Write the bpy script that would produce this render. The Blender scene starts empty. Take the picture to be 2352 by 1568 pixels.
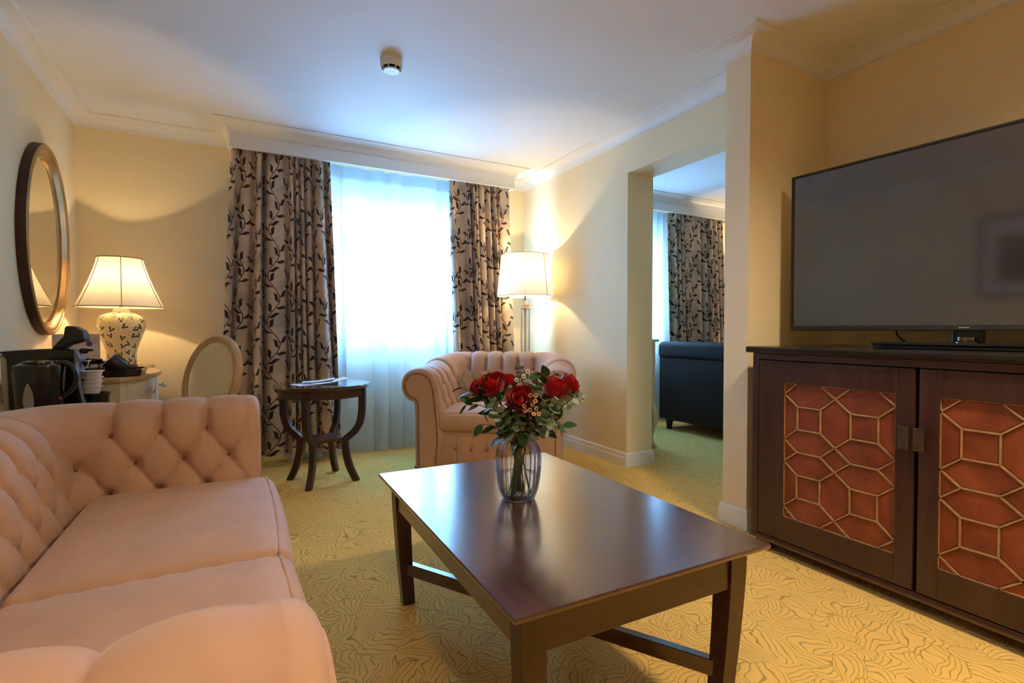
import bpy, bmesh, math, random
import numpy as np
from mathutils import Vector, Matrix, Euler

random.seed(7)
rng = np.random.default_rng(11)
PI = math.pi
scene = bpy.context.scene
C = scene.collection

# ------------------------------------------------------------------ camera
CAM_H, FPX, YAW, PITCH = 0.98, 1172.0, math.radians(28.18), math.radians(1.22)
cam_d = bpy.data.cameras.new('camera')
cam_d.sensor_width = 36.0
cam_d.lens = FPX / 2352.0 * 36.0
cam_d.clip_start = 0.02
cam = bpy.data.objects.new('camera', cam_d)
cam.location = (0, 0, CAM_H)
cam.rotation_euler = (PI / 2 - PITCH, 0, -YAW)
C.objects.link(cam)
scene.camera = cam

# ------------------------------------------------------------------ world / exposure
world = bpy.data.worlds.new('overcast_sky')
world.use_nodes = True
scene.world = world
bg = world.node_tree.nodes['Background']
bg.inputs['Color'].default_value = (0.29, 0.59, 1.0, 1)
bg.inputs['Strength'].default_value = 28.0
scene.view_settings.view_transform = 'Standard'
scene.view_settings.look = 'None'
scene.view_settings.gamma = 1.0
scene.view_settings.use_curve_mapping = False
scene.view_settings.exposure = 1.15
scene.cycles.max_bounces = 7
scene.cycles.diffuse_bounces = 4
scene.cycles.glossy_bounces = 3
scene.cycles.transmission_bounces = 5
scene.cycles.transparent_max_bounces = 14
scene.cycles.use_adaptive_sampling = True
scene.cycles.adaptive_threshold = 0.06
scene.cycles.sample_clamp_indirect = 8.0

def portal(name, loc, sx, sz):
    d = bpy.data.lights.new(name, 'AREA')
    d.shape = 'RECTANGLE'; d.size = sx; d.size_y = sz
    d.cycles.is_portal = True
    o = bpy.data.objects.new(name, d)
    o.location = loc
    o.rotation_euler = (-PI / 2, 0, 0)      # shines towards -Y, into the room
    C.objects.link(o)
    return o
portal('window_daylight', (1.26, 4.60, 1.45), 1.5, 1.26)
portal('bedroom_window_daylight', (3.62, 4.60, 1.45), 1.3, 1.26)
WARM = (1.0, 0.74, 0.42)

# ------------------------------------------------------------------ object helpers
def tag(o, label=None, cat=None, group=None, kind=None):
    if label: o['label'] = label
    if cat: o['category'] = cat
    if group: o['group'] = group
    if kind: o['kind'] = kind
    return o

def thing(name, label, cat, loc=(0, 0, 0), rz=0.0, group=None):
    o = bpy.data.objects.new(name, None)
    o.empty_display_size = 0.05
    o.location = loc
    o.rotation_euler = (0, 0, rz)
    C.objects.link(o)
    return tag(o, label, cat, group)

def link(name, me, mat=None, parent=None):
    o = bpy.data.objects.new(name, me)
    C.objects.link(o)
    if mat is not None and not me.materials: me.materials.append(mat)
    if parent is not None: o.parent = parent
    return o

def mesh_of(name, verts, faces, smooth=False, uvs=None):
    me = bpy.data.meshes.new(name)
    me.from_pydata([tuple(map(float, v)) for v in verts], [], faces)
    if smooth: me.polygons.foreach_set('use_smooth', [True] * len(me.polygons))
    if uvs is not None:
        uvl = me.uv_layers.new(name='UVMap')
        li = np.empty(len(me.loops), dtype=np.int32)
        me.loops.foreach_get('vertex_index', li)
        uvl.data.foreach_set('uv', np.asarray(uvs, dtype=np.float32)[li].ravel())
    me.update()
    return me

class MB:
    """collects simple shapes into one mesh"""
    def __init__(s): s.v = []; s.f = []; s.uv = []
    def add(s, verts, faces, uvs=None):
        n = len(s.v)
        s.v.extend([tuple(map(float, p)) for p in verts])
        s.f.extend([tuple(i + n for i in f) for f in faces])
        if uvs is None: uvs = [(0, 0)] * len(verts)
        s.uv.extend(uvs)
        return s
    def box(s, lo, hi, r=0.0, seg=1):
        lo = np.array(lo, float); hi = np.array(hi, float)
        c = (lo + hi) / 2; h = (hi - lo) / 2
        v, f = rbox_geo(h, r, seg)
        return s.add(v + c, f)
    def obox(s, c, size, rot=None, r=0.0, seg=1):
        v, f = rbox_geo(np.array(size, float) / 2, r, seg)
        if rot is not None: v = v @ np.array(rot.to_3x3()).T
        return s.add(v + np.array(c, float), f)
    def beam(s, a, b, w, d=None, r=0.0, up=(0, 0, 1)):
        a = Vector(a); b = Vector(b); z = (b - a); L = z.length; z.normalize()
        x = Vector(up).cross(z)
        if x.length < 1e-4: x = Vector((1, 0, 0))
        x.normalize(); y = z.cross(x)
        M = Matrix((x, y, z)).transposed()
        return s.obox((a + b) / 2, (w, d or w, L), M, r)
    def tube(s, pts, rad, n=8, caps=True):
        pts = [Vector(p) for p in pts]
        rads = rad if hasattr(rad, '__len__') else [rad] * len(pts)
        base = len(s.v); prev = None; V = []
        for i, p in enumerate(pts):
            t = (pts[min(i + 1, len(pts) - 1)] - pts[max(i - 1, 0)]).normalized()
            if prev is None:
                ref = Vector((0, 0, 1)) if abs(t.z) < .9 else Vector((1, 0, 0))
                x = ref.cross(t).normalized()
            else:
                x = (prev - t * prev.dot(t)).normalized()
            prev = x; y = t.cross(x)
            for k in range(n):
                a = 2 * PI * k / n
                V.append(p + (x * math.cos(a) + y * math.sin(a)) * rads[i])
        F = []
        m = len(pts)
        for i in range(m - 1):
            for k in range(n):
                F.append((i * n + k, i * n + (k + 1) % n, (i + 1) * n + (k + 1) % n, (i + 1) * n + k))
        if caps:
            F.append(tuple(range(n - 1, -1, -1))); F.append(tuple((m - 1) * n + k for k in range(n)))
        return s.add(V, F)
    def lathe(s, prof, n=32, c=(0, 0, 0), rib=None, cap0=True, cap1=True, ang=None):
        V = []; F = []; U = []
        arc = 0
        for i, (r, z) in enumerate(prof):
            if i: arc += math.hypot(r - prof[i - 1][0], z - prof[i - 1][1])
            for k in range(n):
                a = 2 * PI * k / n
                rr = r * (rib(a, z) if rib else 1)
                V.append((c[0] + rr * math.cos(a), c[1] + rr * math.sin(a), c[2] + z))
                U.append((k / n, arc))
        m = len(prof)
        for i in range(m - 1):
            for k in range(n):
                F.append((i * n + k, i * n + (k + 1) % n, (i + 1) * n + (k + 1) % n, (i + 1) * n + k))
        if cap0 and prof[0][0] > 1e-5: F.append(tuple(range(n - 1, -1, -1)))
        if cap1 and prof[-1][0] > 1e-5: F.append(tuple((m - 1) * n + k for k in range(n)))
        return s.add(V, F, U)
    def prism(s, poly, axis, a, b):
        """extrude a 2-D polygon along axis ('x','y','z') from a to b"""
        def P(u, v, w):
            return {'x': (w, u, v), 'y': (u, w, v), 'z': (u, v, w)}[axis]
        n = len(poly)
        V = [P(u, v, a) for u, v in poly] + [P(u, v, b) for u, v in poly]
        F = [tuple(range(n)), tuple(range(2 * n - 1, n - 1, -1))]
        for i in range(n):
            F.append((i, i + n, (i + 1) % n + n, (i + 1) % n))
        return s.add(V, F)
    def ball(s, c, r, sz=(1, 1, 1), nu=10, nv=6):
        prof = [(max(r * math.sin(PI * i / nv), 0), -r * math.cos(PI * i / nv)) for i in range(nv + 1)]
        V = []; F = []
        for (rr, z) in prof:
            for k in range(nu):
                a = 2 * PI * k / nu
                V.append((c[0] + rr * math.cos(a) * sz[0], c[1] + rr * math.sin(a) * sz[1], c[2] + z * sz[2]))
        for i in range(nv):
            for k in range(nu):
                F.append((i * nu + k, i * nu + (k + 1) % nu, (i + 1) * nu + (k + 1) % nu, (i + 1) * nu + k))
        return s.add(V, F)
    def build(s, name, mat, parent=None, smooth=False, fix=True, uv=False, weld=False):
        me = mesh_of(name, s.v, s.f, smooth, s.uv if uv else None)
        if fix:
            bm = bmesh.new(); bm.from_mesh(me)
            if weld: bmesh.ops.remove_doubles(bm, verts=bm.verts, dist=1e-5)
            bmesh.ops.recalc_face_normals(bm, faces=bm.faces)
            bm.to_mesh(me); bm.free()
        me.materials.append(mat)
        o = link(name, me, None, parent)
        if smooth == 'auto':
            me.set_sharp_from_angle(angle=math.radians(40))
        return o

_rb = {}
def rbox_geo(h, r, seg=1):
    """rounded box centred at the origin, half extents h"""
    h = np.array(h, float); r = min(r, h.min() * .98)
    if r <= 0:
        v = np.array([[x, y, z] for x in (-1, 1) for y in (-1, 1) for z in (-1, 1)]) * h
        return v, [(0, 1, 3, 2), (4, 6, 7, 5), (0, 4, 5, 1), (2, 3, 7, 6), (0, 2, 6, 4), (1, 5, 7, 3)]
    def axis(hh):
        t = [hh - r + r * math.tan(PI / 4 * k / seg) for k in range(seg + 1)]
        a = [-x for x in reversed(t)] + t
        return a
    ax = [axis(x) for x in h]
    V = []; F = []; idx = {}
    def vid(p):
        k = tuple(round(float(x), 6) for x in p)
        if k not in idx:
            inner = np.clip(p, -(h - r), h - r); d = np.array(p) - inner
            L = np.linalg.norm(d)
            q = inner + (d / L * r if L > 1e-9 else 0)
            idx[k] = len(V); V.append(q)
        return idx[k]
    for a in range(3):
        b, c = (a + 1) % 3, (a + 2) % 3
        for sgn in (-1, 1):
            for i in range(len(ax[b]) - 1):
                for j in range(len(ax[c]) - 1):
                    q = []
                    for (ii, jj) in ((i, j), (i + 1, j), (i + 1, j + 1), (i, j + 1)):
                        p = np.zeros(3); p[a] = sgn * h[a]; p[b] = ax[b][ii]; p[c] = ax[c][jj]
                        q.append(vid(p))
                    if len(set(q)) >= 3:
                        F.append(tuple(q) if sgn > 0 else tuple(reversed(q)))
    return np.array(V), F

def grid_mesh(name, P, smooth=True, uv=None, wrap_u=False):
    """P[i,j] -> mesh of quads"""
    nu, nv = P.shape[:2]
    V = P.reshape(-1, 3)
    I = np.arange(nu * nv).reshape(nu, nv)
    A = I[:-1, :-1].ravel(); B = I[1:, :-1].ravel(); Cc = I[1:, 1:].ravel(); D = I[:-1, 1:].ravel()
    F = np.stack([A, B, Cc, D], 1)
    if wrap_u:
        F = np.vstack([F, np.stack([I[-1, :-1], I[0, :-1], I[0, 1:], I[-1, 1:]], 1)])
    me = bpy.data.meshes.new(name)
    me.from_pydata(V.tolist(), [], F.tolist())
    if smooth: me.polygons.foreach_set('use_smooth', [True] * len(me.polygons))
    if uv is not None:
        l = me.uv_layers.new(name='UVMap')
        l.data.foreach_set('uv', uv.reshape(-1, 2)[F.ravel()].astype(np.float32).ravel())
    me.update()
    return me

# ------------------------------------------------------------------ material helpers
def srgb(r, g, b):
    f = lambda c: (c / 255 / 12.92) if c / 255 <= .04045 else ((c / 255 + .055) / 1.055) ** 2.4
    return (f(r), f(g), f(b), 1.0)

class NT:
    def __init__(s, name):
        s.m = bpy.data.materials.new(name); s.m.use_nodes = True
        s.t = s.m.node_tree; s.n = s.t.nodes; s.b = s.n['Principled BSDF']; s.out = s.n['Material Output']
    def node(s, typ, **kw):
        n = s.n.new(typ)
        for k, v in kw.items(): setattr(n, k, v)
        return n
    def link(s, a, b): s.t.links.new(a, b)
    def val(s, sock, v):
        if hasattr(v, 'is_output') or isinstance(v, bpy.types.NodeSocket): s.link(v, sock)
        else: sock.default_value = v
    def math(s, op, a, b=None, c=None, clamp=False):
        n = s.node('ShaderNodeMath', operation=op); n.use_clamp = clamp
        s.val(n.inputs[0], a)
        if b is not None: s.val(n.inputs[1], b)
        if c is not None: s.val(n.inputs[2], c)
        return n.outputs[0]
    def mix(s, fac, a, b, blend='MIX'):
        n = s.node('ShaderNodeMix', data_type='RGBA', blend_type=blend)
        s.val(n.inputs[0], fac); s.val(n.inputs[6], a); s.val(n.inputs[7], b)
        return n.outputs[2]
    def noise(s, vec, scale, detail=3, rough=.5, out='Fac'):
        n = s.node('ShaderNodeTexNoise')
        if vec is not None: s.link(vec, n.inputs['Vector'])
        n.inputs['Scale'].default_value = scale; n.inputs['Detail'].default_value = detail
        n.inputs['Roughness'].default_value = rough
        return n.outputs[out]
    def coord(s, which='Object'): return s.node('ShaderNodeTexCoord').outputs[which]
    def mapping(s, vec, loc=(0, 0, 0), rot=(0, 0, 0), scale=(1, 1, 1), typ='POINT'):
        n = s.node('ShaderNodeMapping', vector_type=typ)
        s.link(vec, n.inputs[0])
        n.inputs['Location'].default_value = loc; n.inputs['Rotation'].default_value = rot; n.inputs['Scale'].default_value = scale
        return n.outputs[0]
    def ramp(s, fac, stops):
        n = s.node('ShaderNodeValToRGB'); s.link(fac, n.inputs[0])
        e = n.color_ramp.elements
        while len(e) < len(stops): e.new(.5)
        for i, (p, c) in enumerate(stops): e[i].position = p; e[i].color = c
        return n.outputs[0]
    def bump(s, h, strength=.2, dist=.01):
        n = s.node('ShaderNodeBump'); n.inputs['Strength'].default_value = strength; n.inputs['Distance'].default_value = dist
        s.link(h, n.inputs['Height']); s.link(n.outputs[0], s.b.inputs['Normal'])

def plain(name, col, rough=.5, metal=0.0, coat=0.0, sheen=0.0, spec=.5, vary=0.0, vscale=8, bump=0.0, bscale=200, **kw):
    k = NT(name)
    b = k.b
    b.inputs['Roughness'].default_value = rough; b.inputs['Metallic'].default_value = metal
    b.inputs['Coat Weight'].default_value = coat; b.inputs['Coat Roughness'].default_value = .12
    b.inputs['Sheen Weight'].default_value = sheen; b.inputs['Sheen Roughness'].default_value = .4
    b.inputs['Specular IOR Level'].default_value = spec
    co = k.coord()
    if vary:
        f = k.noise(co, vscale, 4)
        lo = tuple(c * (1 - vary) for c in col[:3]) + (1,); hi = tuple(min(1, c * (1 + vary)) for c in col[:3]) + (1,)
        k.link(k.ramp(f, [(.3, lo), (.7, hi)]), b.inputs['Base Color'])
    else:
        b.inputs['Base Color'].default_value = col
    if bump: k.bump(k.noise(co, bscale, 2), bump, .002)
    for n_, v in kw.items(): b.inputs[n_].default_value = v
    return k.m

def wood(name, dark, light, rough=.28, coat=.3, axis=1, scale=1.0, spec=.5, bump=.015):
    k = NT(name)
    sc = [14, 14, 14]; sc[axis] = 1.2
    v = k.mapping(k.coord(), scale=tuple(x * scale for x in sc))
    n1 = k.noise(v, 2.2, 6, .6)
    n2 = k.noise(v, 16, 3, .6)
    f = k.math('ADD', k.math('MULTIPLY', n1, .7), k.math('MULTIPLY', n2, .3))
    k.link(k.ramp(f, [(.3, dark), (.7, light)]), k.b.inputs['Base Color'])
    rr = k.math('MULTIPLY_ADD', n1, .08, rough - .04)
    k.link(rr, k.b.inputs['Roughness'])
    k.b.inputs['Coat Weight'].default_value = coat; k.b.inputs['Coat Roughness'].default_value = .16
    k.b.inputs['Specular IOR Level'].default_value = spec
    if bump: k.bump(n2, bump, .002)
    return k.m

def leaf_value(k, vec, cx, cy, ang, L, W, bend=0.0):
    """>0 inside a pointed leaf that starts at (cx,cy) and runs along ang"""
    m = k.mapping(vec, loc=(cx, cy, 0), rot=(0, 0, ang), scale=(L, W, 1), typ='TEXTURE')
    sp = k.node('ShaderNodeSeparateXYZ'); k.link(m, sp.inputs[0])
    t = sp.outputs[0]
    tt = k.math('MULTIPLY', k.math('MULTIPLY', t, k.math('SUBTRACT', 1.0, t)), 4.0)
    y = sp.outputs[1]
    if bend:
        y = k.math('SUBTRACT', y, k.math('MULTIPLY', k.math('SINE', k.math('MULTIPLY', t, 2 * PI)), bend))
    return k.math('SUBTRACT', tt, k.math('ABSOLUTE', y))

# ------------------------------------------------------------------ materials
M = {}
def wall_mat(name, col):
    k = NT(name)
    co = k.coord()
    n = k.noise(co, 1.3, 3)
    a = tuple(c * .97 for c in col[:3]) + (1,)
    k.link(k.ramp(n, [(.35, a), (.65, col)]), k.b.inputs['Base Color'])
    k.b.inputs['Roughness'].default_value = .62
    k.b.inputs['Specular IOR Level'].default_value = .3
    k.bump(k.noise(co, 260, 2), .06, .001)
    return k.m
M['wall'] = wall_mat('cream_wall_paint', srgb(247, 228, 186))
M['ceil'] = wall_mat('ceiling_paint', srgb(240, 240, 238))
M['trim'] = plain('white_gloss_trim', srgb(240, 236, 228), .35)
M['pelmet'] = plain('white_pelmet_paint', srgb(238, 236, 231), .45)

def carpet():
    k = NT('leaf_pattern_carpet')
    co = k.coord()
    warp = k.noise(co, 5.5, 2, .5, 'Color')
    vm = k.node('ShaderNodeVectorMath', operation='MULTIPLY_ADD')
    k.link(warp, vm.inputs[0]); vm.inputs[1].default_value = (.20, .20, 0); k.link(co, vm.inputs[2])
    p = k.mapping(vm.outputs[0], scale=(1, 1, 0))
    vo = k.node('ShaderNodeTexVoronoi', voronoi_dimensions='2D', feature='F1')
    vo.inputs['Scale'].default_value = 11.0; vo.inputs['Randomness'].default_value = .85
    k.link(p, vo.inputs['Vector'])
    loc = k.node('ShaderNodeVectorMath', operation='SUBTRACT')
    k.link(p, loc.inputs[0]); k.link(vo.outputs['Position'], loc.inputs[1])
    sc = k.node('ShaderNodeSeparateColor'); k.link(vo.outputs['Color'], sc.inputs[0])
    rot = k.node('ShaderNodeVectorRotate', rotation_type='Z_AXIS')
    k.link(loc.outputs[0], rot.inputs['Vector'])
    k.link(k.math('MULTIPLY', sc.outputs[0], 6.28), rot.inputs['Angle'])
    sp = k.node('ShaderNodeSeparateXYZ'); k.link(rot.outputs[0], sp.inputs[0])
    # curved ribs inside each leaf
    y2 = k.math('MULTIPLY', k.math('MULTIPLY', sp.outputs[1], sp.outputs[1]), 5.0)
    x = k.math('ADD', sp.outputs[0], y2)
    s_ = k.math('ABSOLUTE', k.math('SINE', k.math('MULTIPLY', x, PI / .0185)))
    ribs = k.math('LESS_THAN', s_, .26)
    ve = k.node('ShaderNodeTexVoronoi', voronoi_dimensions='2D', feature='DISTANCE_TO_EDGE')
    ve.inputs['Scale'].default_value = 11.0; ve.inputs['Randomness'].default_value = .85
    k.link(p, ve.inputs['Vector'])
    edge = k.math('MULTIPLY', k.math('LESS_THAN', ve.outputs['Distance'], .016), k.math('GREATER_THAN', k.noise(co, 9, 1), .47))
    fray = k.math('GREATER_THAN', k.noise(co, 420, 1), .40)
    line = k.math('MULTIPLY', k.math('MAXIMUM', ribs, edge), fray)
    pile = k.noise(co, 700, 2)
    base = k.ramp(pile, [(.25, srgb(224, 178, 86)), (.75, srgb(246, 206, 116))])
    col = k.mix(k.math('MULTIPLY', line, .72), base, srgb(118, 104, 30))
    k.link(col, k.b.inputs['Base Color'])
    k.b.inputs['Roughness'].default_value = .95
    k.b.inputs['Specular IOR Level'].default_value = .1
    k.b.inputs['Sheen Weight'].default_value = .15
    h = k.math('SUBTRACT', pile, k.math('MULTIPLY', line, .5))
    k.bump(h, .45, .004)
    return k.m
M['carpet'] = carpet()

def velvet(name, col):
    k = NT(name)
    co = k.coord()
    n = k.noise(co, 7, 4, .6)
    lo = tuple(c * .92 for c in col[:3]) + (1,); hi = tuple(min(1, c * 1.06) for c in col[:3]) + (1,)
    k.link(k.ramp(n, [(.3, lo), (.7, hi)]), k.b.inputs['Base Color'])
    k.b.inputs['Roughness'].default_value = .7
    k.b.inputs['Sheen Weight'].default_value = .35; k.b.inputs['Sheen Roughness'].default_value = .35
    k.b.inputs['Sheen Tint'].default_value = (1, .9, .84, 1)
    k.b.inputs['Specular IOR Level'].default_value = .25
    k.bump(k.noise(co, 900, 2), .08, .001)
    return k.m
M['velvet'] = velvet('dusty_pink_velvet', srgb(197, 156, 130))
M['button'] = velvet('pink_button_velvet', srgb(150, 104, 82))
M['brass_nail'] = plain('antique_brass', srgb(112, 84, 56), .35, 1.0)
M['darkwood'] = wood('espresso_wood', srgb(46, 26, 20), srgb(80, 48, 38), rough=.24, coat=1.0)
M['darkwood_x'] = wood('espresso_wood_cross', srgb(46, 26, 20), srgb(80, 48, 38), rough=.34, coat=.2, axis=0)
M['darkwood_z'] = wood('espresso_wood_upright', srgb(44, 25, 20), srgb(74, 44, 37), rough=.36, coat=.15, axis=2)
M['black_top'] = plain('black_stone_top', srgb(30, 27, 26), .22)
M['bronze'] = plain('bronze_handle', srgb(122, 108, 94), .38, 1.0, vary=.15, vscale=40)
M['lattice'] = plain('gilt_lattice', srgb(172, 134, 98), .45, .1, vary=.2, vscale=30)

def leather_tile():
    k = NT('red_brown_leather')
    co = k.coord()
    n = k.math('ADD', k.math('MULTIPLY', k.noise(co, 9, 4), .65), k.math('MULTIPLY', k.noise(co, 130, 4, .7), .35))
    k.link(k.ramp(n, [(.3, srgb(94, 42, 22)), (.5, srgb(128, 60, 32)), (.72, srgb(158, 80, 42))]), k.b.inputs['Base Color'])
    k.b.inputs['Roughness'].default_value = .5
    k.bump(k.noise(co, 350, 3), .15, .001)
    return k.m
M['tile'] = leather_tile()

def curtain_mat():
    k = NT('vine_print_curtain_cloth')
    uv = k.coord('UV')
    w, h, A = .150, .330, .038                       # vine spacing, repeat, swing
    sp = k.node('ShaderNodeSeparateXYZ'); k.link(uv, sp.inputs[0])
    best = None
    for odd in (0, 1):
        cell = k.math('FLOOR', k.math('DIVIDE', k.math('ADD', sp.outputs[0], odd * w), 2 * w))
        x = k.math('SUBTRACT', k.math('ADD', sp.outputs[0], odd * w), k.math('MULTIPLY', k.math('ADD', cell, .5), 2 * w))
        if odd: x = k.math('MULTIPLY', x, -1.0)
        vv = k.math('ADD', sp.outputs[1], k.math('ADD', odd * h * .47, k.math('MULTIPLY', cell, h * .31)))
        y = k.math('SUBTRACT', vv, k.math('MULTIPLY', k.math('FLOOR', k.math('DIVIDE', vv, h)), h))
        sx = k.math('MULTIPLY', k.math('SINE', k.math('MULTIPLY', y, 2 * PI / h)), A)
        stem = k.math('SUBTRACT', .0032, k.math('ABSOLUTE', k.math('SUBTRACT', x, sx)))
        cv = k.node('ShaderNodeCombineXYZ'); k.link(x, cv.inputs[0]); k.link(y, cv.inputs[1])
        st = k.math('MULTIPLY', stem, 300.0)
        best = st if best is None else k.math('MAXIMUM', best, st)
        for i, t in enumerate(np.linspace(.004, h - .070, 8)):
            side = 1 if i % 2 == 0 else -1
            d = A * 2 * PI / h * math.cos(2 * PI * t / h)
            up = math.atan2(1, d)
            ln = .076 - .005 * (i % 3)
            best = k.math('MAXIMUM', best, leaf_value(k, cv.outputs[0], A * math.sin(2 * PI * t / h), t, up - side * math.radians(46 + 7 * (i % 3)), ln, .0110 + .001 * (i % 2), -.42 * side))
    mask = k.math('GREATER_THAN', best, 0.0)
    blot = k.noise(uv, 3.2, 3, .6)
    slub = k.noise(k.mapping(uv, scale=(30, 240, 1)), 2, 2)
    base = k.ramp(blot, [(.36, srgb(158, 142, 126)), (.50, srgb(206, 180, 152)), (.66, srgb(222, 196, 166))])
    base = k.mix(k.math('MULTIPLY', slub, .25), base, srgb(186, 168, 146))
    col = k.mix(mask, base, srgb(56, 32, 27))
    k.link(col, k.b.inputs['Base Color'])
    k.link(k.math('MULTIPLY_ADD', mask, .35, .46), k.b.inputs['Roughness'])
    k.b.inputs['Sheen Weight'].default_value = .25
    k.b.inputs['Specular IOR Level'].default_value = .4
    k.bump(k.math('ADD', mask, k.math('MULTIPLY', slub, .2)), .3, .002)
    return k.m
M['curtain'] = curtain_mat()

def sheer_mat():
    k = NT('sheer_voile')
    k.n.remove(k.b)
    tr = k.node('ShaderNodeBsdfTransparent'); tr.inputs[0].default_value = (.95, .98, 1, 1)
    tl = k.node('ShaderNodeBsdfTranslucent'); tl.inputs[0].default_value = (.50, .63, .76, 1)
    df = k.node('ShaderNodeBsdfDiffuse'); df.inputs[0].default_value = srgb(244, 246, 246)
    m1 = k.node('ShaderNodeMixShader'); m1.inputs[0].default_value = .50
    k.link(tl.outputs[0], m1.inputs[1]); k.link(df.outputs[0], m1.inputs[2])
    m2 = k.node('ShaderNodeMixShader')
    uv = k.coord('UV')
    weave = k.noise(k.mapping(uv, scale=(900, 40, 1)), 1, 1)
    k.link(k.math('MULTIPLY_ADD', weave, .12, .76), m2.inputs[0])
    k.link(tr.outputs[0], m2.inputs[1]); k.link(m1.outputs[0], m2.inputs[2])
    k.link(m2.outputs[0], k.out.inputs[0])
    return k.m
M['sheer'] = sheer_mat()

def shade_mat(name, col, tl_w=.6):
    k = NT(name)
    k.n.remove(k.b)
    tl = k.node('ShaderNodeBsdfTranslucent'); df = k.node('ShaderNodeBsdfDiffuse')
    uv = k.coord('UV')
    w = k.noise(k.mapping(uv, scale=(400, 6, 1)), 1, 2)
    a = tuple(c * .93 for c in col[:3]) + (1,)
    c = k.ramp(w, [(.3, a), (.7, col)])
    k.link(c, tl.inputs[0]); k.link(c, df.inputs[0])
    m1 = k.node('ShaderNodeMixShader'); m1.inputs[0].default_value = 1 - tl_w
    k.link(tl.outputs[0], m1.inputs[1]); k.link(df.outputs[0], m1.inputs[2])
    k.link(m1.outputs[0], k.out.inputs[0])
    return k.m
M['shade'] = shade_mat('white_linen_shade', srgb(246, 240, 230), .20)
M['silkshade'] = shade_mat('cream_silk_shade', srgb(244, 232, 208), .19)
M['shadetrim'] = plain('taupe_braid', srgb(150, 132, 100), .8)

def glass_thin(name, tint=(1, 1, 1, 1), refl=.06):
    k = NT(name)
    k.n.remove(k.b)
    tr = k.node('ShaderNodeBsdfTransparent'); tr.inputs[0].default_value = tint
    gl = k.node('ShaderNodeBsdfGlossy'); gl.inputs['Roughness'].default_value = .02
    m = k.node('ShaderNodeMixShader'); m.inputs[0].default_value = refl
    k.link(tr.outputs[0], m.inputs[1]); k.link(gl.outputs[0], m.inputs[2]); k.link(m.outputs[0], k.out.inputs[0])
    return k.m
M['pane'] = glass_thin('window_glass', (.97, .99, 1, 1))

def vase_glass():
    k = NT('ribbed_clear_glass')
    k.n.remove(k.b)
    tr = k.node('ShaderNodeBsdfTransparent'); tr.inputs[0].default_value = (.975, .985, .99, 1)
    gl = k.node('ShaderNodeBsdfGlossy'); gl.inputs['Roughness'].default_value = .03
    fr = k.node('ShaderNodeFresnel'); fr.inputs[0].default_value = 1.5
    m = k.node('ShaderNodeMixShader')
    k.link(k.math('MULTIPLY_ADD', fr.outputs[0], .75, .01, clamp=True), m.inputs[0])
    k.link(tr.outputs[0], m.inputs[1]); k.link(gl.outputs[0], m.inputs[2]); k.link(m.outputs[0], k.out.inputs[0])
    return k.m
M['glass'] = vase_glass()
def water_mat():
    k = NT('vase_water')
    k.n.remove(k.b)
    tr = k.node('ShaderNodeBsdfTransparent'); tr.inputs[0].default_value = (.97, .98, .94, 1)
    gl = k.node('ShaderNodeBsdfGlossy'); gl.inputs['Roughness'].default_value = .02
    fr = k.node('ShaderNodeFresnel'); fr.inputs[0].default_value = 1.33
    m = k.node('ShaderNodeMixShader')
    k.link(k.math('MULTIPLY', fr.outputs[0], .6), m.inputs[0])
    k.link(tr.outputs[0], m.inputs[1]); k.link(gl.outputs[0], m.inputs[2]); k.link(m.outputs[0], k.out.inputs[0])
    return k.m
M['water'] = water_mat()
M['chrome'] = plain('chrome', srgb(205, 205, 208), .12, 1.0)
M['mirror'] = plain('mirror_silver', srgb(226, 226, 220), .015, 1.0)
M['mirrorframe'] = plain('bronze_gilt_frame', srgb(164, 136, 98), .32, .75, vary=.25, vscale=5)
M['mirrorside'] = plain('brown_frame_side', srgb(70, 40, 30), .5, vary=.3, vscale=20)
M['blackplastic'] = plain('black_gloss_plastic', srgb(22, 20, 20), .22, vary=.2, vscale=60)
M['blackmatt'] = plain('black_matt_plastic', srgb(26, 25, 25), .5)
M['greyplastic'] = plain('grey_silver_plastic', srgb(132, 140, 156), .4)
M['tankplastic'] = plain('smoked_tank_plastic', srgb(186, 176, 152), .2)
M['tvbezel'] = plain('dark_grey_bezel', srgb(54, 53, 53), .35, .3)
M['screen'] = plain('dark_tv_screen', srgb(40, 38, 38), .07, 0, 1.0, 0, 1.0, **{'Coat IOR': 1.9})
M['whiteprint'] = plain('pale_lettering', srgb(225, 225, 225), .5)
M['creampaint'] = plain('cream_furniture_paint', srgb(226, 214, 186), .45, vary=.05)
M['oaktop'] = wood('pale_oak_top', srgb(196, 152, 100), srgb(222, 184, 134), rough=.4, coat=.1)
M['limed'] = wood('limed_oak', srgb(190, 150, 104), srgb(216, 180, 136), rough=.5, coat=0, axis=2)
M['creamcloth'] = plain('cream_upholstery', srgb(232, 212, 168), .85, sheen=.2, bump=.1, bscale=500)
M['crystal'] = plain('crystal_knob', srgb(220, 220, 222), .06, .85)
M['porcelain'] = plain('white_cup_porcelain', srgb(232, 218, 212), .35)
M['mug'] = plain('charcoal_stoneware', srgb(58, 53, 52), .18)
M['paper'] = plain('white_paper', srgb(236, 232, 238), .6)
M['greyleather'] = plain('charcoal_leather', srgb(40, 30, 26), .62, spec=.2, vary=.25, vscale=60, bump=.25, bscale=240)
M['detector'] = plain('white_detector_plastic', srgb(236, 236, 232), .35)
M['dark'] = plain('dark_recess', srgb(18, 14, 12), .7)
M['upvc'] = plain('white_upvc', srgb(240, 243, 246), .3)
M['red'] = plain('red_switch', srgb(170, 60, 50), .4)
M['petal'] = plain('red_rose_petal', srgb(172, 10, 22), .5, sheen=.2, vary=.35, vscale=40)
M['petal_in'] = plain('bright_red_petal', srgb(205, 16, 26), .5, sheen=.2, vary=.25, vscale=40)
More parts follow.
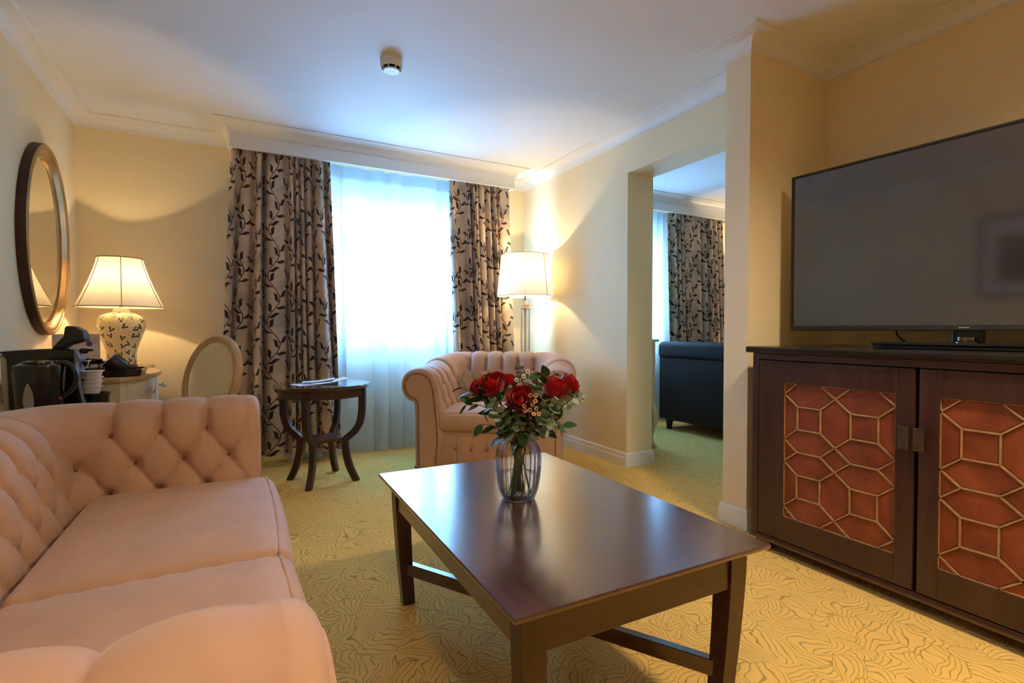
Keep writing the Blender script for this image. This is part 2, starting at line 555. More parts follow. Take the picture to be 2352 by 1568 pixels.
M['stem'] = plain('green_stem', srgb(78, 100, 42), .5, vary=.3, vscale=30)
M['twig'] = plain('brown_twig', srgb(110, 92, 52), .6)
M['euca'] = plain('eucalyptus_leaf', srgb(134, 156, 134), .55, vary=.25, vscale=18)
M['ruscus'] = plain('dark_green_leaf', srgb(40, 80, 36), .55, vary=.4, vscale=16)
M['wax'] = plain('wax_flower_cup', srgb(226, 182, 146), .5, vary=.2, vscale=60)
M['waxin'] = plain('wax_flower_centre', srgb(110, 50, 30), .6)
M['whiteflower'] = plain('white_bud', srgb(236, 238, 222), .5)

def lampvase_mat():
    k = NT('bird_print_porcelain')
    uv = k.coord('UV')
    p = k.mapping(uv, scale=(.74 / .056, 1 / .056, 1))
    vo = k.node('ShaderNodeTexVoronoi', voronoi_dimensions='2D', feature='F1')
    vo.inputs['Scale'].default_value = 1.0; vo.inputs['Randomness'].default_value = .55
    k.link(p, vo.inputs['Vector'])
    loc = k.node('ShaderNodeVectorMath', operation='SUBTRACT'); k.link(p, loc.inputs[0]); k.link(vo.outputs['Position'], loc.inputs[1])
    sc = k.node('ShaderNodeSeparateColor'); k.link(vo.outputs['Color'], sc.inputs[0])
    rot = k.node('ShaderNodeVectorRotate', rotation_type='Z_AXIS'); k.link(loc.outputs[0], rot.inputs['Vector'])
    k.link(k.math('MULTIPLY_ADD', sc.outputs[0], 2.4, -1.2), rot.inputs['Angle'])
    v = rot.outputs[0]
    b = leaf_value(k, v, -.02, -.02, 2.3, .42, .10, .3)
    b = k.math('MAXIMUM', b, leaf_value(k, v, 0, -.02, .75, .42, .10, -.3))
    b = k.math('MAXIMUM', b, leaf_value(k, v, -.16, -.06, -.1, .34, .045))
    b = k.math('MAXIMUM', b, leaf_value(k, v, 0.02, -.02, -1.9, .26, .09))
    birds = k.math('GREATER_THAN', b, 0.0)
    sp = k.node('ShaderNodeTexVoronoi', voronoi_dimensions='2D', feature='F1'); sp.inputs['Scale'].default_value = 2.6
    k.link(p, sp.inputs['Vector'])
    dd = sp.outputs['Distance']
    ring = k.math('MULTIPLY', k.math('LESS_THAN', dd, .13), k.math('GREATER_THAN', dd, .06))
    mask = k.math('MAXIMUM', birds, k.math('MULTIPLY', ring, .6))
    k.link(k.mix(mask, srgb(238, 222, 176), srgb(44, 42, 58)), k.b.inputs['Base Color'])
    k.b.inputs['Roughness'].default_value = .18
    k.b.inputs['Coat Weight'].default_value = .4
    return k.m
M['lampvase'] = lampvase_mat()
def art_mat():
    k = NT('dim_landscape_print')
    co = k.coord()
    n = k.noise(k.mapping(co, scale=(1, 2, 5)), 1.6, 4)
    k.link(k.ramp(n, [(.3, srgb(40, 52, 24)), (.55, srgb(96, 86, 34)), (.75, srgb(150, 140, 90))]), k.b.inputs['Base Color'])
    k.b.inputs['Roughness'].default_value = .4
    return k.m
M['art'] = art_mat()
def card_mat():
    k = NT('printed_card')
    co = k.coord()
    n = k.noise(co, 14, 3)
    k.link(k.ramp(n, [(.4, srgb(236, 226, 222)), (.62, srgb(222, 196, 186)), (.75, srgb(186, 120, 112))]), k.b.inputs['Base Color'])
    return k.m
M['card'] = card_mat()
M['purple'] = plain('purple_print', srgb(96, 90, 160), .5)

# ================================================================== the setting
XL, YB, XW, XWB, YN = -0.935, 4.33, 2.45, 2.69, 2.83
PX, PY0, PY1, XA = 2.19, 1.65, 1.79, 2.82
YF, XR, ZC, ZH = -2.6, 6.4, 2.40, 2.10
def struct(name, mb, mat, smooth=False, parent=None):
    o = mb.build(name, mat, parent, smooth)
    if parent is None: o['kind'] = 'structure'
    return o
struct('floor', MB().box((XL - .2, YF - .25, -.12), (XR + .2, YB + .25, 0)), M['carpet'])
struct('ceiling', MB().box((XL - .2, YF - .25, ZC), (XR + .2, YB + .25, ZC + .1)), M['ceil'])
struct('wall_left', MB().box((XL - .15, YF - .15, 0), (XL, YB, ZC)), M['wall'])
W1 = (.54, 1.98, .84, 2.06); W2 = (3.00, 4.24, .84, 2.06)
wb = MB()
xs = [XL - .15, W1[0], W1[1], W2[0], W2[1], XR]
for i in range(5):
    if i in (1, 3):
        wb.box((xs[i], YB, 0), (xs[i + 1], YB + .25, .84)); wb.box((xs[i], YB, 2.06), (xs[i + 1], YB + .25, ZC))
    else:
        wb.box((xs[i], YB, 0), (xs[i + 1], YB + .25, ZC))
struct('wall_back', wb, M['wall'])
struct('wall_right', MB().box((XW, YN, 0), (XWB, YB, ZC)).box((XW, PY1, ZH), (XWB, YN, ZC)), M['wall'])
struct('wall_pillar', MB().box((PX, PY0, 0), (XA + .12, PY1, ZC)), M['wall'])
struct('wall_alcove', MB().box((XA, YF, 0), (XA + .12, PY0, ZC)), M['wall'])
struct('wall_front', MB().box((XL, YF - .25, 0), (XR, YF, ZC)), M['wall'])
struct('wall_bedroom', MB().box((XR, YF, 0), (XR + .15, YB, ZC)), M['wall'])

def cove_sweep(pts, prof, closed=True):
    n = len(pts); V = []; F = []; P = [Vector(p) for p in pts]
    for i in range(n):
        if closed or 0 < i < n - 1:
            d1 = (P[i] - P[i - 1]).normalized(); d2 = (P[(i + 1) % n] - P[i]).normalized()
        elif i == 0: d1 = d2 = (P[1] - P[0]).normalized()
        else: d1 = d2 = (P[i] - P[i - 1]).normalized()
        n1 = Vector((-d1.y, d1.x)); n2 = Vector((-d2.y, d2.x))
        m = (n1 + n2) / (1 + n1.dot(n2))
        for (d, z) in prof: V.append((P[i].x + m.x * d, P[i].y + m.y * d, z))
    k = len(prof)
    for i in range(n if closed else n - 1):
        j = (i + 1) % n
        for q in range(k - 1):
            F.append((i * k + q, j * k + q, j * k + q + 1, i * k + q + 1))
        F.append((i * k + k - 1, j * k + k - 1, j * k, i * k))
    mb = MB(); mb.add(V, F)
    if not closed: mb.f += [tuple(range(k)), tuple(range((n - 1) * k + k - 1, (n - 1) * k - 1, -1))]
    return mb
ZB = 2.325
cprof = [(0, ZB), (.007, ZB), (.007, ZB + .006), (.012, ZB + .008)]
for i in range(1, 11):
    a = PI / 2 * i / 10
    cprof.append((.012 + .078 * (1 - math.cos(a)), ZB + .008 + .056 * math.sin(a)))
cprof += [(.092, ZC - .009), (.097, ZC - .007), (.097, ZC), (0, ZC)]
PLX0, PLX1, PLY = -.045, 2.165, 3.99
room = [(XL, YF), (XA, YF), (XA, PY0), (PX, PY0), (PX, PY1), (XW, PY1), (XW, YB), (PLX1, YB), (PLX1, PLY), (PLX0, PLY), (PLX0, YB), (XL, YB)]
o = struct('trim_1', cove_sweep(room, cprof), M['pelmet'], 'auto'); tag(o, 'white coved cornice running round the living room ceiling')
BPX0, BPX1 = 2.80, 5.02
brm = [(XA + .12, PY1), (XWB, PY1), (XWB, YB), (BPX0, YB), (BPX0, PLY), (BPX1, PLY), (BPX1, YB), (XR, YB), (XR, YF), (XA + .12, YF)]
o = struct('trim_2', cove_sweep(list(reversed(brm)), cprof), M['pelmet'], 'auto'); tag(o, 'white coved cornice in the bedroom')
def pelmet(name, x0, x1, label):
    mb = MB()
    mb.box((x0, PLY, 2.232), (x1, PLY + .022, ZC), .002)
    mb.box((x0, PLY + .022, 2.232), (x0 + .02, YB, ZC)); mb.box((x1 - .02, PLY + .022, 2.232), (x1, YB, ZC))
    mb.box((x0, PLY - .004, 2.232), (x1, PLY, 2.242))
    o = struct(name, mb, M['pelmet']); tag(o, label)
pelmet('trim_3', PLX0, PLX1, 'white curtain pelmet over the living room window')
pelmet('trim_4', BPX0, BPX1, 'white curtain pelmet over the bedroom window')

bprof = [(0, 0), (.016, 0), (.016, .062), (.013, .068), (.011, .092), (.006, .1), (0, .1)]
def baseboard(name, pts):
    struct(name, cove_sweep(pts, bprof, False), M['trim'])
baseboard('baseboard_left', [(XL, YB), (XL, YF)])
baseboard('baseboard_back', [(XW, YB), (XL, YB)])
baseboard('baseboard_right', [(XWB, YB), (XWB, YN), (XW, YN), (XW, YB)])
baseboard('baseboard_pillar', [(XA, PY0), (PX, PY0), (PX, PY1), (XWB, PY1)])
baseboard('baseboard_bedroom', [(XR, YB), (XWB, YB)])
baseboard('baseboard_alcove', [(XA, YF), (XA, PY0)])

# windows -------------------------------------------------------------
def window(name, W, mull, label):
    x0, x1, z0, z1 = W
    root = bpy.data.objects.new(name, None); C.objects.link(root); root['kind'] = 'structure'; root['label'] = label
    y0, y1 = YB + .10, YB + .16
    f = MB()
    f.box((x0, y0, z0), (x0 + .06, y1, z1), .006); f.box((x1 - .06, y0, z0), (x1, y1, z1), .006)
    f.box((x0 + .06, y0, z0), (x1 - .06, y1, z0 + .06), .006); f.box((x0 + .06, y0, z1 - .06), (x1 - .06, y1, z1), .006)
    for m in mull: f.box((m - .03, y0, z0 + .06), (m + .03, y1, z1 - .06), .006)
    f.build('window_frame', M['upvc'], root)
    edges = [x0 + .06] + [e for m in mull for e in (m - .03, m + .03)] + [x1 - .06]
    zt = z1 - .36
    for i in range(0, len(edges), 2):
        a, b = edges[i], edges[i + 1]
        for (p, q) in ((z0 + .06, zt), (zt + .05, z1 - .06)):
            s = MB(); w = .045
            s.box((a, y0 - .012, p), (a + w, y1 - .01, q), .005); s.box((b - w, y0 - .012, p), (b, y1 - .01, q), .005)
            s.box((a + w, y0 - .012, p), (b - w, y1 - .01, p + w), .005); s.box((a + w, y0 - .012, q - w), (b - w, y1 - .01, q), .005)
            so = s.build('sash', M['upvc'], root)
            MB().box((a + w, y0 + .02, p + w), (b - w, y0 + .024, q - w)).build('pane', M['pane'], so)
        MB().box((a, y0, zt), (b, y1, zt + .05), .005).build('transom', M['upvc'], root)
    MB().box((x0 - .04, YB - .04, z0 - .028), (x1 + .04, y0, z0), .008).build('window_sill', M['trim'], root)
window('window_1', W1, (1.02, 1.50), 'white framed three-light window behind the living room sheers')
window('window_2', W2, (3.41, 3.83), 'white framed window behind the bedroom sheers')

# curtains -------------------------------------------------------------
def drape(name, label, cat, xa, xb, y0, ztop, zbot, nf, amp, mat, seed, flare=(0, 0), nu=420, nv=60, group=None, hemwave=0.0, head=.09, sharp=0.0, lap=.010):
    r = np.random.default_rng(seed)
    u = np.linspace(0, 1, nu); t = np.linspace(0, 1, nv)
    U, T = np.meshgrid(u, t, indexing='ij')
    ph = r.uniform(0, 6.28, 6)
    loose = np.clip(T * 1.6, 0, 1)
    jit = .16 * np.sin(2 * PI * 1.3 * U + ph[0]) + .10 * np.sin(2 * PI * 2.7 * U + ph[1]) + .03 * np.sin(3 * T + ph[2] + 9 * U)
    phase = 2 * PI * (nf * U + jit * nf * .35)
    A = amp * (.55 + .45 * loose) * (1 + .35 * np.sin(2 * PI * 1.9 * U + ph[3]) + .2 * np.sin(2 * PI * 3.7 * U + ph[4]))
    s = np.sin(phase)
    s = np.sign(s) * np.abs(s) ** (1 - sharp)
    Y = y0 + A * s + .35 * A * np.sin(phase * .5 + ph[5] + .6 * T)
    wx = (xb - xa)
    X = xa + wx * U + lap * np.cos(phase) * (.35 + .65 * loose) * (1 + .5 * np.sin(2 * PI * 2.3 * U + ph[1])) + (flare[0] * (1 - U) + flare[1] * U) * T
    Z = ztop + (zbot - ztop) * T + hemwave * np.sin(phase * .5 + ph[0]) * (T > .97)
    P = np.stack([X, Y, Z], -1)
    mid = P[:, nv // 3]
    arc = np.concatenate([[0], np.cumsum(np.hypot(np.diff(mid[:, 0]), np.diff(mid[:, 1])))])
    uv = np.stack([np.repeat(arc[:, None], nv, 1), Z], -1)
    root = thing(name, label, cat, ((xa + xb) / 2, y0, 0), 0, group)
    P = P - np.array([(xa + xb) / 2, y0, 0])
    link('fabric', grid_mesh('fabric', P, True, uv), mat, root)
    # heading tape with pinch pleats
    hp = P[:, 0].copy()
    H = np.stack([hp + np.array([0, -.003, 0]), hp + np.array([0, -.003, -head])], 1)
    uh = np.stack([np.stack([arc, H[:, 0, 2]], -1), np.stack([arc, H[:, 1, 2]], -1)], 1)
    link('heading_tape', grid_mesh('heading_tape', H, True, uh), mat, root)
    return root
CUR = 'heavy brown vine print curtains'
drape('curtain', 'champagne curtain with brown vine print hanging behind the round side table', 'curtain', -.030, .615, 4.062, 2.262, .075, 9.5, .042, M['curtain'], 3, (-.09, .075), hemwave=.006, sharp=.25)
drape('curtain', 'champagne curtain with brown vine print hanging behind the floor lamp', 'curtain', 1.575, 2.135, 4.062, 2.262, .075, 8.5, .042, M['curtain'], 8, (.07, .07), hemwave=.006, sharp=.25)
drape('curtain', 'champagne curtain with brown vine print seen through the opening above the dark sofa', 'curtain', 4.06, 4.92, 4.062, 2.262, .075, 9.5, .042, M['curtain'], 14, (.04, .09), sharp=.25)
drape('sheer_curtain', 'long white voile sheer across the living room window between two print curtains', 'curtain', .30, 1.86, 4.19, 2.27, .006, 12, .030, M['sheer'], 21, nu=900, sharp=.1, lap=.036)
drape('sheer_curtain', 'white voile sheer at the bedroom window seen through the opening', 'curtain', 2.86, 4.22, 4.19, 2.27, .006, 11, .030, M['sheer'], 33, nu=800, sharp=.1, lap=.036)

# ================================================================== chesterfield seating
def smooth01(x): x = np.clip(x, 0, 1); return x * x * (3 - 2 * x)

def chesterfield(name, label, cat, loc, rz, Wi, D, n_arm, n_back, raise_back=0.0, n_cush=1, seat_z=.45, front_over=.05, lean=.05, tuft=.035, base_buttons=False, corner_r=.07, nails_on=True):
    """local frame: front is -y, seat centre x=0; y=0 is the front edge of the arms. Wi seat width, D inner depth"""
    root = thing(name, label, cat, loc, rz)
    # path along the inside of the U
    r = corner_r
    def path(n1, nc, n2):
        pts = []
        for i in range(n1): pts.append((-Wi / 2, (D - r) * i / n1, 0, -1.0, 0.0))
        for i in range(nc):
            a = PI / 2 * i / nc
            pts.append((-Wi / 2 + r - r * math.cos(a), D - r + r * math.sin(a), 0, -math.cos(a), math.sin(a)))
        L = Wi - 2 * r
        for i in range(n2): pts.append((-Wi / 2 + r + L * i / n2, D, 0, 0.0, 1.0))
        for i in range(nc):
            a = PI / 2 * i / nc
            pts.append((Wi / 2 - r + r * math.sin(a), D - r + r * math.cos(a), 0, math.sin(a), math.cos(a)))
        for i in range(n1 + 1): pts.append((Wi / 2, (D - r) * (1 - i / n1), 0, 1.0, 0.0))
        return np.array(pts)
    per = 30
    pp = path(int(n_arm * per), int(per * .8), int((n_back - 1) * per))
    xy = pp[:, :2]; N = pp[:, 3:5]
    s = np.concatenate([[0], np.cumsum(np.hypot(*np.diff(xy, axis=0).T))])
    La = D - r; Lc = PI / 2 * r; Lb = Wi - 2 * r
    k_s = [0, La + Lc / 2, La + Lc * 1.5 + Lb, s[-1]]
    k_u = [0, n_arm, n_arm + n_back, 2 * n_arm + n_back]
    u = np.interp(s, k_s, k_u)
    # profile: offset outward from the inner path, height
    cz, cr, co = .606, .110, .135
    prof = [(-.012, .26), (-.004, .36), (.006, .46), (.014, .53), (.0205, .59)]
    for a in np.linspace(math.radians(170), math.radians(-62), 44):
        prof.append((co + cr * math.cos(a) + (lean - .05) * .3, cz + cr * math.sin(a)))
    prof += [(.162, .50), (.160, .42), (.158, .30), (.157, .18), (.157, .045)]
    prof = np.array(prof)
    # resample by arclength
    al = np.concatenate([[0], np.cumsum(np.hypot(*np.diff(prof, axis=0).T))])
    nv = 120
    v = np.linspace(0, al[-1], nv)
    po = np.interp(v, al, prof[:, 0]); pz = np.interp(v, al, prof[:, 1])
    to = np.gradient(po); tz = np.gradient(pz); tl = np.hypot(to, tz)
    no, nz = -tz / tl, to / tl                      # outward from the solid (towards the seat / up)
    b = .098
    v_top = np.interp(.625, pz[:40], v[:40])
    w = (v_top - v) / b
    nrows = 4
    wc = np.clip(w, 0, nrows)
    Uu, Ww = np.meshgrid(u, wc, indexing='ij')
    p = Uu - Ww / 2; q = Uu + Ww / 2
    sp = np.abs(np.sin(PI * p)); sq = np.abs(np.sin(PI * q))
    h = (sp * sq + 1e-6) ** .20
    # button pits
    dp = np.abs(p - np.round(p)); dq = np.abs(q - np.round(q))
    dist = np.hypot(dp, dq)
    inrow = ((w > -.6) & (w < nrows + .4))[None, :]
    pit = np.exp(-(dist / .16) ** 2) * inrow
    ztop_in = v_top
    over = np.clip((v - v_top) / .20, 0, 1)         # pleats die away over the roll
    amp = tuft * (1 - .62 * smooth01(over)) * (1 - smooth01((v - v_top - .20) / .16))
    ang_ = np.arctan2(p - np.round(p), q - np.round(q))
    wr_ = .0016 * np.sin(11 * ang_ + 3 * np.round(p)) * np.exp(-(dist / .30) ** 2) * (1 - np.exp(-(dist / .10) ** 2)) * inrow
    H = amp[None, :] * h + wr_ - .022 * pit * (1 - smooth01(over))[None, :]
    # at the arm front the cloth is pulled flat
    e = np.minimum(s, s[-1] - s)
    fl = smooth01(e / .05)[:, None]
    H = H * fl + (1 - fl) * amp[None, :] * .75
    O = po[None, :] + H * no[None, :]
    Zz = pz[None, :] + H * nz[None, :]
    if raise_back:
        rb = smooth01((s - La * .72) / (La * .28 + Lc)) * smooth01((s[-1] - s - La * .72) / (La * .28 + Lc))
        Zz = Zz + raise_back * rb[:, None] * np.clip((Zz - .38) / .36, 0, 1.1)
    if lean:
        bk = smooth01((s - La) / Lc) * smooth01((s[-1] - s - La) / Lc)
        O = O + bk[:, None] * lean * np.clip((Zz - .3) / .44, 0, 1)
    P = np.stack([xy[:, 0][:, None] + N[:, 0][:, None] * O, xy[:, 1][:, None] + N[:, 1][:, None] * O, Zz], -1)
    link('tufted_back', grid_mesh('tufted_back', P[:, ::-1]), M['velvet'], root)
    # buttons
    bm_ = MB(); bm_.ball((0, 0, 0), .0095, (1, 1, .55), 10, 5)
    bme = None
    for row in range(nrows):
        uu = np.arange(math.ceil(k_u[0]), k_u[-1] + 1) + (.5 if row % 2 else 0)
        for ub in uu:
            if ub < .35 or ub > k_u[-1] - .35: continue
            i = int(np.argmin(np.abs(u - ub))); j = int(np.argmin(np.abs(w - row)))
            pos = P[i, j]
            if pos[2] < seat_z - .03: continue
            nn = Vector((N[i, 0] * no[j], N[i, 1] * no[j], nz[j])).normalized()
            if bme is None:
                ob = bm_.build('button', M['button'], root, True); bme = ob.data
            else: ob = link('button', bme, None, root)
            ob.location = Vector(pos) + nn * .006
            ob.rotation_euler = nn.to_track_quat('Z', 'Y').to_euler()
    # arm fronts
    for end, sgn in ((0, 1), (-1, -1)):
        out = [(-.012, .045)] + [(O[end, j], Zz[end, j]) for j in range(nv)]
        out = np.array(out)
        x0 = xy[end, 0]; nx = N[end, 0]
        def inset(poly, d):
            pr = np.roll(poly, 1, 0); nx_ = np.roll(poly, -1, 0)
            t1 = nx_ - pr; t1 /= np.linalg.norm(t1, axis=1)[:, None]
            nn = np.stack([t1[:, 1], -t1[:, 0]], 1)
            return poly + nn * d
        R = .034
        rings = []
        for a in np.linspace(0, PI / 2, 7):
            d = R * (1 - math.cos(a)); f = R * math.sin(a)
            pl = inset(out, d)
            pl[:, 1] = np.maximum(pl[:, 1], .045)
            rings.append((pl, -f))
        V = []; F = []
        n = len(out)
        for pl, f in rings:
            for (oo, zz) in pl: V.append((x0 + nx * oo, f, zz))
        for i in range(len(rings) - 1):
            for j in range(n):
                F.append((i * n + j, i * n + (j + 1) % n, (i + 1) * n + (j + 1) % n, (i + 1) * n + j))
        MB().add(V, F).build('arm_front', M['velvet'], root, True)
        pl = inset(out, R)
        pl[:, 1] = np.maximum(pl[:, 1], .048)
        keep = [0]
        for j in range(1, n):
            if np.hypot(*(pl[j] - pl[keep[-1]])) > .004: keep.append(j)
        pl = pl[keep]
        V = [(x0 + nx * oo, -R - .003, zz) for oo, zz in pl] + [(x0 + nx * oo, -R + .012, zz) for oo, zz in pl]
        m = len(pl)
        F = [tuple(range(m))] + [(j, j + m, (j + 1) % m + m, (j + 1) % m) for j in range(m)]
        pan = MB().add(V, F).build('arm_panel', M['velvet'], root)
        if not nails_on: continue
        nails = MB()
        dd = np.concatenate([[0], np.cumsum(np.hypot(*np.diff(pl, axis=0).T))])
        for d in np.arange(0, dd[-1], .0125):
            oo = np.interp(d, dd, pl[:, 0]); zz = np.interp(d, dd, pl[:, 1])
            nails.ball((x0 + nx * oo, -R - .004, zz), .0048, (1, .6, 1), 6, 4)
        nails.build('nailhead_trim', M['brass_nail'], pan, True)
    # seat deck and buttoned front rail
    deck = MB().box((-Wi / 2 - .02, .03, .10), (Wi / 2 + .02, D + .03, seat_z - .155), .01)
    deck.build('seat_deck', M['velvet'], root)
    nx_, nz_ = 160, 30
    xs_ = np.linspace(-Wi / 2 + .006, Wi / 2 - .006, nx_); zs_ = np.linspace(.05, seat_z - .135, nz_)
    XX, ZZ = np.meshgrid(xs_, zs_, indexing='ij')
    bul = .02 * np.sin(PI * np.clip((ZZ - .075) / (seat_z - .21), 0, 1)) ** .5
    pitch = .104 if base_buttons else .15
    nb = max(2, int((Wi - .06) / pitch)); bx = (np.arange(nb) - (nb - 1) / 2) * pitch
    zb = .195
    for x in bx: bul = bul - .012 * np.exp(-(((XX - x) / .012) ** 2 + ((ZZ - zb) / .014) ** 2)) - .004 * np.exp(-((XX - x) / .006) ** 2)
    YY = -front_over * .35 - bul + .01
    link('front_rail', grid_mesh('front_rail', np.stack([XX, YY, ZZ], -1)), M['velvet'], root)
    mb = MB(); mb.box((-Wi / 2, -front_over * .35 - .004, seat_z - .185), (Wi / 2, .05, seat_z - .135), .014, 2)
    mb.build('rail_roll', M['velvet'], root, True)
    for x in bx:
        ob = link('button', bme, None, root); ob.location = (x, -front_over * .35 - .0165, zb); ob.rotation_euler = (PI / 2, 0, 0)
    # back outer board
    MB().box((-Wi / 2 - .10, D + .10, .045), (Wi / 2 + .10, D + .155, .5), .01).build('back_board', M['velvet'], root)
    # feet
    for sx in (-1, 1):
        for yy in (.06, D + .06):
            MB().lathe([(.028, 0), (.034, .012), (.036, .03), (.03, .05)], 14, (sx * (Wi / 2 + .07), yy, 0)).build('leg', M['darkwood_z'], root, True)
    # cushions
    cw = Wi / n_cush
    for c in range(n_cush):
        x0 = -Wi / 2 + cw * c; cx = x0 + cw / 2
        hw, hd, hh = cw / 2 - .004, (D - .035 + front_over) / 2, .066
        cy = -front_over + hd; czz = seat_z - .012 - hh
        n = 26
        def ax(hv, r):
            core = np.linspace(-(hv - r), hv - r, n)
            t = [hv - r + r * math.tan(PI / 4 * k / 4) for k in range(1, 5)]
            return np.concatenate([[-x for x in reversed(t)], core, t])
        V = []; F = []; idx = {}
        rr = .024
        hv = np.array([hw, hd, hh])
        axs = [ax(hw, rr), ax(hd, rr), np.concatenate([[-hh], -(hh - rr) - rr * np.tan(PI / 4 * np.array([.75, .5, .25])), np.linspace(-(hh - rr), hh - rr, 6), (hh - rr) + rr * np.tan(PI / 4 * np.array([.25, .5, .75])), [hh]])]
        def vid(pt):
            kk = (round(pt[0], 5), round(pt[1], 5), round(pt[2], 5))
            if kk not in idx:
                P0 = np.array(pt); inner = np.clip(P0, -(hv - rr), hv - rr); d = P0 - inner; L = np.linalg.norm(d)
                Q = inner + (d / L * rr if L > 1e-9 else 0)
                fx, fy = Q[0] / hw, Q[1] / hd
                crown = (1 - fx ** 4) * (1 - fy ** 4)
                wr = .0022 * math.sin(26 * fy + 5 * fx + c) * math.exp(-((fx - (.8 if c == 0 else -.8)) / .25) ** 2)
                Q[2] += (.020 * crown + wr) * (1 if Q[2] > 0 else -.2)
                Q[1] -= (.010 * (1 - fx * fx) + .030 * max(0.0, 1 - (Q[2] / (hh * .92)) ** 2) ** .6) * (1 if Q[1] < -hd * .93 else 0)
                idx[kk] = len(V); V.append(Q + np.array([cx, cy, czz]))
            return idx[kk]
        for a in range(3):
            bb, cc = (a + 1) % 3, (a + 2) % 3
            for sg in (-1, 1):
                for i in range(len(axs[bb]) - 1):
                    for j in range(len(axs[cc]) - 1):
                        qd = []
                        for (ii, jj) in ((i, j), (i + 1, j), (i + 1, j + 1), (i, j + 1)):
                            P0 = [0, 0, 0]; P0[a] = sg * hv[a]; P0[bb] = axs[bb][ii]; P0[cc] = axs[cc][jj]
                            qd.append(vid(P0))
                        F.append(tuple(qd) if sg > 0 else tuple(reversed(qd)))
        cu = MB().add(V, F).build('seat_cushion', M['velvet'], root, True)
        for zt in (hh - .012, -hh + .012):
            pts = []
            for (ax_, ay) in ((-1, -1), (1, -1), (1, 1), (-1, 1), (-1, -1)):
                pts.append((ax_, ay))
            loop = []
            for i in range(4):
                for t in np.linspace(0, 1, 22, endpoint=False):
                    fx = pts[i][0] + (pts[i + 1][0] - pts[i][0]) * t; fy = pts[i][1] + (pts[i + 1][1] - pts[i][1]) * t
                    wob = .0018 * math.sin(37 * t + i)
                    loop.append((cx + fx * (hw - .003), cy + fy * (hd - .003) - (.010 * (1 - fx * fx) if fy < -.9 else 0), czz + zt + wob + (.004 if zt > 0 else 0)))
            loop = loop[:23]
            MB().tube(loop, .0052, 6, True).build('piping', M['velvet'], cu, True)
    return root

# two-seat sofa along the left wall (front faces +X)
SOFA_Y0, SOFA_Y1 = .615, 2.115
chesterfield('sofa', 'dusty pink buttoned two-seat sofa with rolled arms along the left wall', 'sofa',
             (.033, (SOFA_Y0 + SOFA_Y1) / 2, 0), PI / 2, SOFA_Y1 - SOFA_Y0, .50, 3.5, 11, n_cush=2, front_over=.055, nails_on=False)
# armchair
al_ = math.radians(36)
chesterfield('armchair', 'dusty pink buttoned tub armchair with brass nailhead trim beside the floor lamp', 'armchair',
             (1.44, 3.04, 0), -al_, .66, .52, 3.5, 5, raise_back=.085, n_cush=1, seat_z=.45, front_over=.01, base_buttons=True, lean=.07)

# ================================================================== photo pixel -> place
_F0 = Vector((math.sin(YAW), math.cos(YAW), 0)); _R = Vector((math.cos(YAW), -math.sin(YAW), 0)); _Z = Vector((0, 0, 1))
_F = _F0 * math.cos(PITCH) - _Z * math.sin(PITCH); _U = _Z * math.cos(PITCH) + _F0 * math.sin(PITCH)
def ray(px, py): return _F + _R * ((px - 1176) / FPX) - _U * ((py - 784) / FPX)
def at_y(px, py, Y):
    d = ray(px, py); k = Y / d.y
    return Vector((d.x * k, Y, CAM_H + d.z * k))
def at_z(px, py, z):
    d = ray(px, py); k = (z - CAM_H) / d.z
    return Vector((d.x * k, d.y * k, z))
def bevel(o, w, seg=2):
    m = o.modifiers.new('bevel', 'BEVEL'); m.width = w; m.segments = seg; m.limit_method = 'ANGLE'; m.angle_limit = math.radians(40)
    return o

